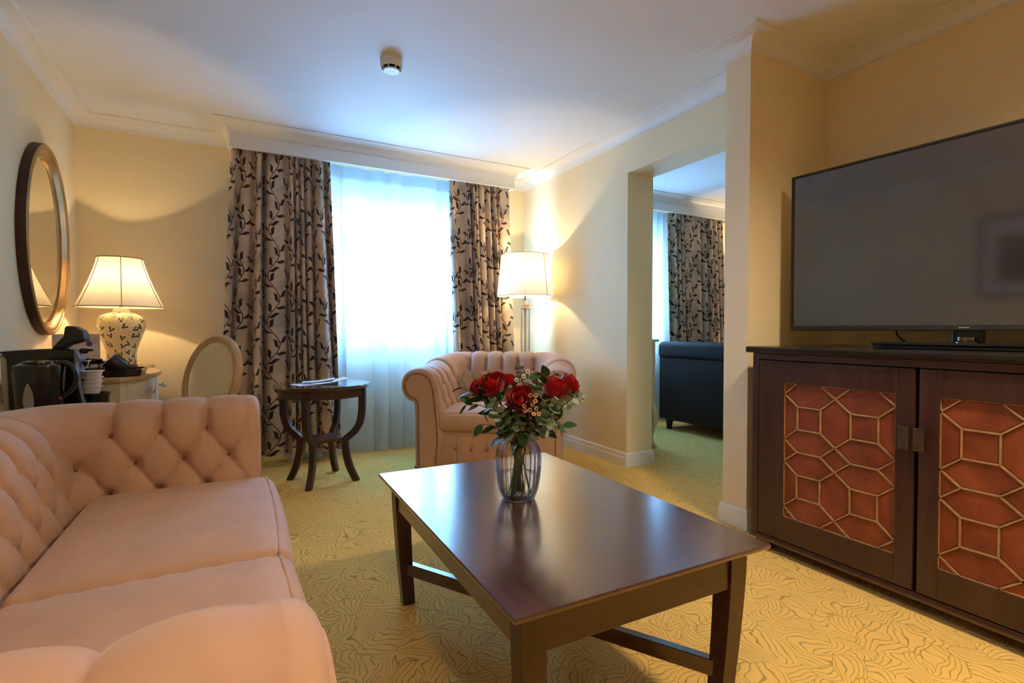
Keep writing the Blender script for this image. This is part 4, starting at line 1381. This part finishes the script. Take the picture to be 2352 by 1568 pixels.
# ------------------------------------------------------------------ media cabinet
CFX = 2.085
def media_cabinet():
    y0, y1 = .250, 1.530
    t = thing('media_cabinet', 'dark wood cabinet with leather tiled lattice doors under the television', 'cabinet', (2.40, .89, 0))
    ox, oy = 2.40, .89
    B = lambda a, b, r=.002: MB().box((a[0] - ox, a[1] - oy, a[2]), (b[0] - ox, b[1] - oy, b[2]), r)
    xb = 2.76
    c = MB()
    fx = CFX - .018
    for q in (((fx, y0, .058), (xb, y0 + .030, .880)), ((fx, y1 - .030, .058), (xb, y1, .880)), ((fx, y0 + .03, .058), (xb, y1 - .03, .068)),
              ((fx, y0 + .03, .852), (xb, y1 - .03, .880)), ((xb - .015, y0 + .03, .068), (xb, y1 - .03, .852)), ((CFX + .02, .88, .068), (xb - .015, .90, .852))):
        c.box((q[0][0] - ox, q[0][1] - oy, q[0][2]), (q[1][0] - ox, q[1][1] - oy, q[1][2]), .0015)
    c.build('carcass', M['darkwood_z'], t)
    B((CFX - .026, y0 - .010, .044), (xb, y1 + .008, .059), .004).build('base_moulding', M['darkwood'], t)
    for (x, y) in ((CFX + .005, y1 - .075), (CFX + .005, y0 + .005), (xb - .08, y1 - .075), (xb - .08, y0 + .005)):
        B((x, y, 0), (x + .07, y + .07, .046), .003).build('foot', M['darkwood'], t)
    bevel(MB().box((2.045 - ox, y0 - .028 - oy, .881), (2.78 - ox, y1 + .028 - oy, .909)).build('cabinet_top', M['black_top'], t), .009, 3)
    # doors
    z0, z1 = .072, .848
    for (da, db, pa, pb, hand) in ((.8965, 1.4965, .955, 1.380, 1), (.2835, .8835, .400, .825, -1)):
        fx0, fx1 = CFX - .020, CFX - .001
        pz0, pz1 = .176, .756
        d = MB()
        for (a, b_) in (((da, z0), (pa, z1)), ((pb, z0), (db, z1)), ((pa, z0), (pb, pz0)), ((pa, pz1), (pb, z1))):
            d.box((fx0 - ox, a[0] - oy, a[1]), (fx1 - ox, b_[0] - oy, b_[1]), .0018)
        d.box((fx1 - .003 - ox, pa - oy, pz0), (fx1 - ox, pb - oy, pz1))
        do = d.build('door', M['darkwood_z'], t)
        # tiles: h = panel height in 6 rows, two columns of lying hexagons
        W, Hh = pb - pa, pz1 - pz0
        s = Hh / 6; half = W / 2
        u1 = (half - s) / 2; u2 = half - u1; u3 = half + u1; u4 = W - u1
        r = [i * s for i in range(7)]
        polys = []
        for k in (0, 2, 3, 5):
            zb_, zt_ = r[k], r[k + 1]; zm = (zb_ + zt_) / 2
            polys.append([(0, zm), (u1, zb_), (u2, zb_), (half, zm), (u2, zt_), (u1, zt_)])
            polys.append([(half, zm), (u3, zb_), (u4, zb_), (W, zm), (u4, zt_), (u3, zt_)])
        for k in (1, 4):
            zb_, zt_ = r[k], r[k + 1]
            polys.append([(u1, zb_), (u2, zb_), (u2, zt_), (u1, zt_)]); polys.append([(u3, zb_), (u4, zb_), (u4, zt_), (u3, zt_)])
            zl, zh = zb_ - s / 2, zt_ + s / 2
            polys.append([(half, zl), (u3, zb_), (u3, zt_), (half, zh), (u2, zt_), (u2, zb_)])
            polys.append([(0, zl), (u1, zb_), (u1, zt_), (0, zh)]); polys.append([(W, zl), (W, zh), (u4, zt_), (u4, zb_)])
        zm = r[3]
        polys.append([(half, zm - s / 2), (u3, zm), (half, zm + s / 2), (u2, zm)])
        polys.append([(0, zm - s / 2), (u1, zm), (0, zm + s / 2)]); polys.append([(W, zm - s / 2), (W, zm + s / 2), (u4, zm)])
        polys.append([(u2, 0), (u3, 0), (half, s / 2)]); polys.append([(u2, Hh), (half, Hh - s / 2), (u3, Hh)])
        polys += [[(0, 0), (u1, 0), (0, s / 2)], [(W, 0), (W, s / 2), (u4, 0)], [(0, Hh), (0, Hh - s / 2), (u1, Hh)], [(W, Hh), (u4, Hh), (W, Hh - s / 2)]]
        edges = {}
        for pl in polys:
            P = [Vector(p) for p in pl]; c_ = sum(P, Vector((0, 0))) / len(P)
            V = []; n = len(P)
            for (k, x) in ((.004, fx1 - .003), (.004, fx1 - .0075), (.0062, fx1 - .0085)):
                for p in P:
                    q = p + (c_ - p).normalized() * k * 1.25
                    V.append((x - ox, pa + q.x - oy, pz0 + q.y))
            F = [tuple(range(2 * n, 3 * n))]
            for lev in (0, 1):
                for i in range(n): F.append((lev * n + i, lev * n + (i + 1) % n, (lev + 1) * n + (i + 1) % n, (lev + 1) * n + i))
            MB().add(V, F).build('leather_tile', M['tile'], do)
            for i in range(n):
                a, b_ = pl[i], pl[(i + 1) % n]
                key = tuple(sorted(((round(a[0], 4), round(a[1], 4)), (round(b_[0], 4), round(b_[1], 4)))))
                edges[key] = (a, b_)
        lat = MB()
        for (a, b_) in edges.values():
            lat.beam((fx1 - .008 - ox, pa + a[0] - oy, pz0 + a[1]), (fx1 - .008 - ox, pa + b_[0] - oy, pz0 + b_[1]), .0056, .010, up=(1, 0, 0))
        lat.build('lattice', M['lattice'], do)
        # square plate handle
        hy = (.904, .938) if hand > 0 else (.859, .891)
        hb = B((fx0 - .022, hy[0], .566), (fx0 - .016, hy[1], .646), .0015).build('handle', M['bronze'], do)
        B((fx0 - .017, hy[0] + .008, .59), (fx0, hy[1] - .008, .62), .001).build('handle_post', M['bronze'], do)
media_cabinet()

# ------------------------------------------------------------------ television
def television():
    ZS = .910
    t = thing('television', 'large flat dark television on a black stand on the media cabinet', 'television', (2.44, .90, ZS), math.radians(-86.6))
    w, zb, zt = .665, .070, .815
    bz = MB(); b = .010
    bz.box((-w, -.018, zb), (-w + b, .018, zt), .003); bz.box((w - b, -.018, zb), (w, .018, zt), .003)
    bz.box((-w + b, -.018, zt - b), (w - b, .018, zt), .003); bz.box((-w + b, -.020, zb), (w - b, .018, zb + .024), .004)
    bz.build('bezel', M['tvbezel'], t)
    MB().box((-w + b, -.010, zb + .024), (w - b, -.004, zt - b)).build('screen', M['screen'], t)
    MB().box((-w + .02, -.003, zb + .02), (w - .02, .022, zt - .02), .008).build('back_shell', M['blackmatt'], t)
    # stand
    bevel(MB().box((-.245, -.175, .013), (.245, .125, .024)).build('stand_base', M['blackplastic'], t), .003)
    MB().box((-.24, -.172, 0), (.24, .12, .011), .003).build('stand_foot', M['blackplastic'], t)
    MB().lathe([(.036, .022), (.036, .028), (.030, .032), (.030, .045)], 32, (0, .012, 0)).build('stand_neck', M['tvchrome'], t, 'auto')
    MB().box((-.046, .020, .022), (.046, .055, .12), .004).build('stand_bracket', M['blackplastic'], t)
    MB().tube([(-.232, .02, zb + .03), (-.234, .03, .055), (-.225, .06, .03), (-.222, .10, .02)], .0035, 8).build('cable', M['blackmatt'], t, True)
    cu = bpy.data.curves.new('logo_text', 'FONT'); cu.body = 'SAMSUNG'; cu.size = .0062; cu.extrude = .0004; cu.align_x = 'CENTER'; cu.space_character = 1.05
    tmp = bpy.data.objects.new('logo_text', cu); C.objects.link(tmp)
    bpy.context.view_layer.update()
    me = bpy.data.meshes.new_from_object(tmp.evaluated_get(bpy.context.evaluated_depsgraph_get()))
    bpy.data.objects.remove(tmp)
    lo = link('maker_lettering', me, M['whiteprint'], t)
    lo.rotation_euler = (PI / 2, 0, 0); lo.location = (.004, -.0206, zb + .0095); lo.scale = (1.12, 1, 1)
M['tvchrome'] = plain('dark_chrome', srgb(120, 112, 108), .12, 1.0)
television()

# ------------------------------------------------------------------ smoke detector
def smoke_detector():
    p = at_z(899, 138, ZC)
    t = thing('smoke_detector', 'round white smoke detector on the ceiling', 'detector', (p.x, p.y, ZC))
    MB().lathe([(.058, 0), (.058, -.014), (.055, -.018), (.055, -.022), (.057, -.024), (.056, -.036), (.050, -.044)], 44, cap1=False).build('body', M['detector'], t, 'auto')
    MB().lathe([(.040, -.034), (.040, -.052)], 36, cap0=False, cap1=False).build('vent_core', M['dark'], t, True)
    MB().lathe([(.041, -.052), (.043, -.055), (.040, -.060), (.0, -.061)], 40).build('cap', M['detector'], t, 'auto')
    for k in range(8):
        a = 2 * PI * k / 8 + .2
        MB().beam((.053 * math.cos(a), .053 * math.sin(a), -.040), (.042 * math.cos(a), .042 * math.sin(a), -.056), .005, .004).build('vent_rib', M['detector'], t)
smoke_detector()

# ------------------------------------------------------------------ bedroom furniture seen through the opening
def bedroom_sofa():
    x0, y1 = 3.72, 3.84
    t = thing('leather_sofa', 'charcoal leather sofa with its back to the opening in the bedroom', 'sofa', (x0 + .42, 2.95, 0))
    ox, oy = x0 + .42, 2.95
    B = lambda a, b, r, s=3: MB().box((a[0] - ox, a[1] - oy, a[2]), (b[0] - ox, b[1] - oy, b[2]), r, s)
    yL = 2.05
    B((x0 + .02, yL, .10), (x0 + .20, y1, .74), .02).build('back', M['greyleather'], t, True)
    B((x0, yL - .01, .70), (x0 + .26, y1 + .01, .872), .05, 4).build('back_roll', M['greyleather'], t, True)
    B((x0 + .16, yL + .18, .10), (x0 + .84, y1 - .18, .30), .02).build('seat_base', M['greyleather'], t, True)
    for k in range(2):
        w = (y1 - yL - .36) / 2
        B((x0 + .2, yL + .18 + w * k + .003, .30), (x0 + .86, yL + .18 + w * (k + 1) - .003, .45), .04, 4).build('seat_cushion', M['greyleather'], t, True)
    B((x0 + .15, yL, .10), (x0 + .84, yL + .18, .62), .04, 4).build('arm', M['greyleather'], t, True)
    B((x0 + .15, y1 - .18, .10), (x0 + .84, y1, .62), .04, 4).build('arm', M['greyleather'], t, True)
    for (x, y) in ((x0 + .07, y1 - .10), (x0 + .07, yL + .10), (x0 + .76, y1 - .10), (x0 + .76, yL + .10)):
        MB().lathe([(.024, 0), (.036, .10)], 14, (x - ox, y - oy, 0)).build('foot', M['blackmatt'], t, 'auto')
bedroom_sofa()
def bedroom_chest():
    t = thing('tall_chest', 'cream painted chest on curved legs behind the opening jamb', 'chest', (2.91, 3.60, 0))
    ox, oy = 2.91, 3.60
    y0, y1, x0, x1 = 3.215, 3.96, 2.722, 3.095
    MB().box((x0 - ox, y0 - oy, .33), (x1 - ox, y1 - oy, .885), .006).build('carcass', M['creampaint'], t)
    MB().box((x0 - .005 - ox, y0 - .02 - oy, .885), (x1 + .022 - ox, y1 + .02 - oy, .907), .006, 2).build('chest_top', M['creampaint'], t)
    for k in range(3):
        d = MB().box((x1 - ox, y0 + .03 - oy, .35 + .178 * k), (x1 + .012 - ox, y1 - .03 - oy, .515 + .178 * k), .003).build('drawer', M['creampaint'], t)
        MB().ball((x1 + .028 - ox, 0, .43 + .178 * k), .014, (1, 1, 1), 10, 8).build('knob', M['crystal'], d, True)
    MB().box((x0 + .05 - ox, y0 - .004 - oy, .38), (x1 - .05 - ox, y0 - oy + .002, .84), .002).build('side_panel', M['creampaint'], t)
    for (x, y, sx, sy) in ((x1 - .02, y0 + .02, 1, -1), (x1 - .02, y1 - .02, 1, 1), (x0 + .03, y0 + .02, -.4, -1), (x0 + .03, y1 - .02, -.4, 1)):
        off = [(0, .36, .034), (.022, .30, .040), (.030, .25, .034), (.016, .17, .024), (-.002, .09, .018), (.002, .04, .018), (.022, .015, .022), (.028, 0, .02)]
        MB().tube([(x + sx * o * .7 - ox, y + sy * o * .7 - oy, z) for (o, z, r) in off], [r * .8 for (o, z, r) in off], 10).build('leg', M['creampaint'], t, True)
bedroom_chest()

# ------------------------------------------------------------------ vase of flowers
VB = at_z(1195, 1150, .457); VB = Vector((VB.x + .010, VB.y + .030, .4562))
D0 = VB.dot(_F0)
VR = _R.copy(); VT = -_F0
def bq(px, py, tow=0.0):
    d = D0 - tow
    return _F0 * d + _R * ((px - 1176) / FPX * d) + _Z * (CAM_H - (py - 759) / FPX * d)
vase = thing('glass_vase', 'ribbed clear glass vase of water standing on the coffee table', 'vase', VB)
vp = [(.030, 0), (.044, .0), (.052, .005), (.060, .028), (.066, .060), (.0700, .10), (.0705, .132), (.068, .153), (.060, .171), (.050, .182), (.0445, .189), (.0430, .199), (.0465, .208)]
def ribf(a, z): return 1 + (.022 * math.sin(min(z / .03, 1) * PI / 2)) * math.cos(24 * a)
outer = vp; inner = [(max(r - .0032, .001), max(z, .006)) for r, z in vp[::-1]]
MB().lathe(outer + inner, 192, rib=ribf).build('glass', M['glass'], vase, True)
wp = [(.041, .0085), (.0475, .012), (.0555, .030), (.0608, .058), (.0628, .076)]
MB().lathe(wp + [(0, .076)], 64).build('water', M['water'], vase, True)
NECK = VB + Vector((0, 0, .196))
fl_i = [0]
def stem_path(head, seedv=0, top=None):
    """from a head down through the neck to the bottom of the vase"""
    fl_i[0] += 1
    r = random.Random(fl_i[0] * 7 + 1)
    dirv = Vector((head.x - VB.x, head.y - VB.y, 0)); L = dirv.length
    dn = dirv.normalized() if L > 1e-4 else Vector((1, 0, 0))
    k = min(L / .12, 1.0)
    nk = NECK + dn * (.024 * k) + Vector((r.uniform(-.008, .008), r.uniform(-.008, .008), 0))
    foot = VB + Vector((0, 0, .012)) - dn * (.012 + .024 * r.random()) + Vector((-dn.y, dn.x, 0)) * r.uniform(-.020, .020)
    mid = nk.lerp(head, .55) + Vector((0, 0, .012))
    return [head, mid, nk, nk.lerp(foot, .5), foot]
def bez(pts, n=14):
    out = []
    P = [pts[0]] + pts + [pts[-1]]
    for i in range(1, len(P) - 2):
        for k in range(n // (len(P) - 3) + 1):
            t = k / (n // (len(P) - 3) + 1)
            a, b, c, d = P[i - 1], P[i], P[i + 1], P[i + 2]
            out.append(.5 * ((2 * b) + (c - a) * t + (2 * a - 5 * b + 4 * c - d) * t * t + (3 * b - a - 3 * c + d) * t ** 3))
    out.append(pts[-1])
    return out

# rose petals: one mesh for each ring of the bloom
def petal_mesh(i, rl, hl, curl, span):
    na, nt = 9, 8
    P = np.zeros((na, nt, 3))
    for a_i, a in enumerate(np.linspace(-1, 1, na)):
        for t_i, t in enumerate(np.linspace(0, 1, nt)):
            top = 1 - .22 * abs(a) ** 3
            tt = t * top
            r = rl * (.22 + .78 * math.sin(min(tt * 1.35, 1) * PI / 2)) + curl * max(0, tt - .62) ** 1.5 * 3.2
            r *= 1 + .05 * a * (1 if i % 2 else -1)
            ang = a * span * (.55 + .45 * min(1, tt * 2))
            z = hl * tt - curl * max(0, tt - .8) * 1.4
            P[a_i, t_i] = (r * math.cos(ang), r * math.sin(ang), z)
    return grid_mesh('petal', P)
LAY = [(.15, 1.02, 0, 1.9, 2), (.27, 1.03, 0, 1.5, 3), (.40, 1.02, .02, 1.25, 3), (.54, .99, .05, 1.1, 4), (.68, .95, .06, .98, 4), (.82, .90, .10, .92, 5), (.93, .82, .16, .85, 5)]
PET = []
for i, (rl, hl, cu, sp_, n_) in enumerate(LAY):
    me = petal_mesh(i, rl, hl * 1.62, cu, sp_); me.materials.append(M['petal_in'] if i < 4 else M['petal']); PET.append(me)
def lens_leaf(L=1.0, W=.32, fold=.10, droop=.12, n=6):
    P = np.zeros((n + 1, 3, 3))
    for i in range(n + 1):
        t = i / n; w = W * (math.sin(PI * t ** .85)) ** .8 if 0 < t < 1 else 0
        for j, s in enumerate((-1, 0, 1)):
            P[i, j] = (L * t, s * w, abs(s) * fold * w - droop * t * t)
    return grid_mesh('leaf', P)
LEAF = lens_leaf(); LEAF.materials.append(M['ruscus'])
def round_leaf(n=10):
    V = [(0, 0, 0)]; F = []
    for k in range(n):
        a = 2 * PI * k / n
        V.append((1 + math.cos(a) * 1.0, math.sin(a) * .92, .16 * math.cos(2 * a) * .4 + .08))
    V[0] = (1, 0, 0)
    for k in range(n): F.append((0, 1 + k, 1 + (k + 1) % n))
    me = mesh_of('leaf', V, F, True); me.materials.append(M['euca'])
    return me
EUCA = round_leaf()
SEP = lens_leaf(1, .22, .2, .35, 4); SEP.materials.append(M['stem'])
def orient(o, base, d, scale, roll=0.0, root=VB, up=None):
    q = d.normalized().to_track_quat('X', 'Z')
    m = Matrix.Translation(base - root) @ (q.to_matrix() @ Matrix.Rotation(roll, 3, 'X')).to_4x4() @ Matrix.Diagonal((*( (scale,) * 3 if not hasattr(scale, '__len__') else scale), 1))
    o.matrix_local = m
def rose(label, px, py, tow, size, axis):
    head = bq(px, py, tow)
    t = thing('rose', label, 'flower', VB, 0)
    ax = (VR * axis[0] + _Z * axis[1] + VT * axis[2]).normalized()
    base = head - ax * size * .80
    q = ax.to_track_quat('Z', 'Y')
    r = random.Random(int(px * 13 + py))
    for (me, (rl, hl, cu, sp_, n_)) in zip(PET, LAY):
        ph = r.uniform(0, 6.28)
        for k in range(n_):
            o = link('petal', me, None, t)
            s = size * r.uniform(.95, 1.05)
            o.matrix_local = Matrix.Translation(base - VB) @ q.to_matrix().to_4x4() @ Matrix.Rotation(ph + 2 * PI * k / n_, 4, 'Z') @ Matrix.Rotation(r.uniform(-.10, .10), 4, 'Y') @ Matrix.Rotation(r.uniform(-.12, .12), 4, 'X') @ Matrix.Scale(s, 4)
    for k in range(5):
        o = link('sepal', SEP, None, t); a = 2 * PI * k / 5
        d = (q @ Vector((math.cos(a), math.sin(a), -.25)))
        orient(o, base, d, size * .9)
    pts = bez(stem_path(base))
    MB().tube([p - VB for p in pts], .0026, 7).build('stem', M['stem'], t, True)
rose('full red rose with an upright bloom over the wide grey-green leaves', 1133, 887, .045, .040, (-.25, .75, .55))
rose('red rose opening towards the room beside the wax flowers', 1195, 920, .085, .040, (-.05, .45, .9))
rose('red rose with a dark leaf across it over the fan of round leaves', 1277, 897, .05, .040, (.35, .8, .35))
rose('red rose peeping out just behind the one with a dark leaf across it', 1306, 884, .0, .034, (.7, .6, .2))
rose('red rose half hidden behind the full upright rose and the top greenery', 1165, 880, -.03, .032, (0, .9, .2))
rose('red rose mostly covered by the pointed dark leaves', 1098, 893, .0, .028, (-.7, .6, .3))
rose('red rose hidden deepest behind the white buds', 1240, 872, -.05, .030, (.2, .95, 0))

def sprig(name, label, path_px, leaves, leafme, size, mat, group=None, fan=.9):
    t = thing(name, label, 'foliage', VB, 0, group)
    tip = bq(*path_px[0])
    pts = [bq(*p) for p in path_px]
    sp_ = stem_path(pts[-1])
    full = bez(pts + sp_[2:], 18)
    MB().tube([p - VB for p in full], [.0012 + .0012 * i / len(full) for i in range(len(full))], 6).build('stem', mat, t, True)
    for (px, py, tow, ang, s, roll) in leaves:
        base = bq(px, py, tow)
        d = VR * math.cos(ang) + _Z * math.sin(ang) + VT * fan * .3
        o = link('leaf', leafme, None, t)
        orient(o, base, d, s * size, roll)
    return t
def auto_leaves(path_px, n, seed, size=1.0, spread=1.0, pair=True, taper=.45):
    r = random.Random(seed)
    P = [Vector(p) for p in path_px]
    out = []
    L = len(P) - 1
    for i in range(n):
        f = i / max(n - 1, 1)
        k = min(int(f * L), L - 1); q = P[k].lerp(P[k + 1], f * L - k)
        d = P[k] - P[k + 1]
        a0 = math.atan2(-d.y, d.x)
        for s in ((-1, 1) if pair else ((-1) ** i,)):
            a = a0 + s * spread * r.uniform(.75, 1.2)
            out.append((q.x, q.y, q.z + r.uniform(-.004, .010), a, size * (1 - taper * (1 - f)) * r.uniform(.85, 1.15), r.uniform(-.9, .9)))
    if pair: out.append((P[0].x, P[0].y, P[0].z, math.atan2(-(P[0] - P[1]).y, (P[0] - P[1]).x), size * .6, .2))
    return out
def euca(label, path, n, seed, size=.0125, sp=1.35):
    sprig('eucalyptus_sprig', label, path, auto_leaves(path, n, seed, 1.0, sp), EUCA, size, M['twig'])
euca('grey-green eucalyptus sprig hanging over the vase neck below the full upright rose', [(1130, 925, .09), (1142, 945, .10), (1155, 968, .10), (1166, 992, .045), (1178, 1008, .06)], 8, 1, .0175)
euca('grey-green eucalyptus fan below the rose with a dark leaf', [(1284, 918, .09), (1272, 938, .10), (1258, 960, .09), (1238, 985, .06)], 8, 2, .0175)
euca('grey-green eucalyptus tip reaching furthest towards the opening', [(1334, 912, .05), (1316, 915, .06), (1296, 930, .05), (1262, 965, .04), (1236, 990, .03)], 9, 3, .0165)
euca('grey-green eucalyptus tip rising among the white buds', [(1194, 848, -.01), (1200, 872, .0), (1206, 905, .01), (1204, 950, .02)], 9, 4, .0150)
euca('grey-green eucalyptus sprig between the white buds and the hidden rose', [(1236, 872, .02), (1230, 888, .04), (1222, 915, .04), (1214, 950, .03)], 8, 5, .0165)
euca('thin grey eucalyptus sprig between the two forward red roses', [(1172, 895, .05), (1172, 925, .06), (1178, 955, .06), (1186, 985, .04)], 8, 6, .0135)
euca('wispy eucalyptus tip standing behind the rose with a dark leaf', [(1276, 858, -.05), (1262, 875, -.05), (1245, 910, -.04), (1224, 960, -.02)], 7, 7, .0125)
euca('low eucalyptus sprig tucked under the wax flowers', [(1256, 975, .07), (1242, 978, .08), (1226, 990, .06), (1212, 1000, .03)], 6, 15, .0150)

euca('wide grey-green eucalyptus leaves spread in front of the full upright rose stem', [(1126, 938, .07), (1146, 952, .08), (1164, 972, .08), (1180, 996, .06)], 7, 21, .019)
euca('grey-green eucalyptus leaves spilling between the wax flowers and the fan', [(1262, 925, .06), (1250, 945, .08), (1236, 968, .08), (1216, 996, .05)], 7, 22, .018)
euca('grey-green eucalyptus leaves low in the middle over the vase neck', [(1196, 955, .05), (1194, 972, .07), (1194, 990, .07), (1196, 1002, .05)], 6, 23, .015)
def rusc(label, path, n, seed, size=.05, sp=.85, pair=False):
    size *= 1.15
    sprig('leafy_sprig', label, path, auto_leaves(path, n, seed, 1.0, sp, pair, .25), LEAF, size, M['stem'])
rusc('glossy dark green sprig pointing out past the armchair arm', [(1062, 890, .02), (1082, 900, .03), (1110, 918, .03), (1146, 950, .03), (1178, 990, .02)], 9, 8, .052)
rusc('dark green sprig drooping below the mostly covered rose', [(1072, 930, .04), (1100, 930, .04), (1134, 948, .04), (1168, 985, .02)], 7, 9, .048)
rusc('bright green sprig hanging lowest over the vase shoulder', [(1108, 975, .08), (1132, 978, .09), (1152, 995, .09), (1172, 1002, .06)], 6, 10, .050, 1.0)
rusc('upright pointed green sprig beside the full upright rose', [(1108, 860, .05), (1120, 885, .06), (1140, 930, .04), (1170, 980, .02)], 6, 11, .042)
rusc('broad dark leaf sprig arching over the rose with a dark leaf', [(1246, 858, .06), (1262, 868, .06), (1250, 900, .04), (1226, 960, .02)], 5, 12, .050)
rusc('dark green sprig hanging low towards the partition wall', [(1292, 978, .04), (1276, 968, .05), (1254, 975, .05), (1226, 992, .03)], 7, 13, .050)
rusc('dark green leaves dipping into the vase neck', [(1190, 1040, .045), (1192, 1015, .05), (1196, 992, .05)], 3, 14, .045, .5)
rusc('dense dark green sprig filling the middle of the bouquet', [(1215, 905, -.02), (1205, 930, 0), (1200, 960, .02), (1198, 990, .02)], 16, 16, .050, 1.2)
rusc('dense dark green sprig behind the wide grey-green leaves', [(1130, 900, .0), (1150, 930, .02), (1170, 960, .03), (1186, 990, .03)], 14, 17, .048, 1.2)
rusc('dense dark green sprig behind the fan of round leaves', [(1262, 905, .0), (1246, 935, .02), (1228, 965, .03), (1210, 992, .03)], 14, 18, .048, 1.2)

def wax_sprig(label, pts, root_px, mat_cup, r0):
    t = thing('wax_flower_sprig', label, 'flower', VB, 0)
    hub = bq(*root_px)
    MB().tube([p - VB for p in bez([hub] + stem_path(hub)[2:])], .0016, 6).build('stem', M['twig'], t, True)
    for (px, py, tow) in pts:
        p = bq(px, py, tow)
        MB().tube([hub - VB, (hub.lerp(p, .6) - VB) + Vector((0, 0, -.004)), p - VB], .0008, 5).build('twig', M['twig'], t, True)
        d = (VT * .8 + VR * random.uniform(-.4, .4) + _Z * random.uniform(-.1, .7)).normalized()
        c = MB().lathe([(.2, -.9), (.75, -.55), (1.0, 0), (.92, .08), (.62, -.25), (0, -.45)], 10)
        o = c.build('flower_cup', mat_cup, t, True)
        o.matrix_local = Matrix.Translation(p - VB) @ d.to_track_quat('Z', 'Y').to_matrix().to_4x4() @ Matrix.Scale(r0, 4)
        e = MB().ball((0, 0, -.3), .5, (1, 1, .5), 8, 4).build('centre', M['waxin'] if mat_cup is M['wax'] else M['stem'], o, True)
wax_sprig('peach wax flowers clustered in front of the rose that opens towards the room', [(1218, 908, .10), (1231, 909, .10), (1230, 921, .11), (1223, 929, .11), (1232, 938, .11), (1204, 933, .125), (1206, 943, .12), (1217, 942, .12), (1226, 951, .115), (1238, 951, .11), (1200, 985, .08)], (1212, 972, .07), M['wax'], .0066)
wax_sprig('white buds standing up at the top of the bouquet', [(1203, 864, .02), (1219, 858, .02), (1228, 866, .025), (1212, 852, .01), (1186, 872, .02)], (1212, 890, .02), M['whiteflower'], .0068)

# ------------------------------------------------------------------ other lit lamps of the suite, out of the photograph's view
floor_lamp('tall floor lamp with white drum shade in the bedroom corner', (5.45, 3.75, 0), 42)
def downlight(label, x, y, power):
    t = thing('ceiling_downlight', label, 'light', (x, y, ZC))
    MB().lathe([(.030, -.001), (.044, -.001), (.046, -.004), (.040, -.007), (.030, -.006)], 32, cap0=False, cap1=False).build('bezel', M['detector'], t, True)
    MB().lathe([(0, -.002), (.030, -.002)], 24).build('lens', M['bulb'], t)
    d = bpy.data.lights.new('downlight_beam', 'SPOT'); d.energy = power; d.color = (1.0, .80, .54); d.spot_size = math.radians(150); d.spot_blend = .9; d.shadow_soft_size = .12
    o = bpy.data.objects.new('downlight_beam', d); C.objects.link(o); o.parent = t; o.location = (0, 0, -.012)
downlight('recessed ceiling downlight above the near arm of the sofa', .10, .10, 28)
downlight('recessed ceiling downlight between coffee table and media cabinet', 1.65, .25, 112)
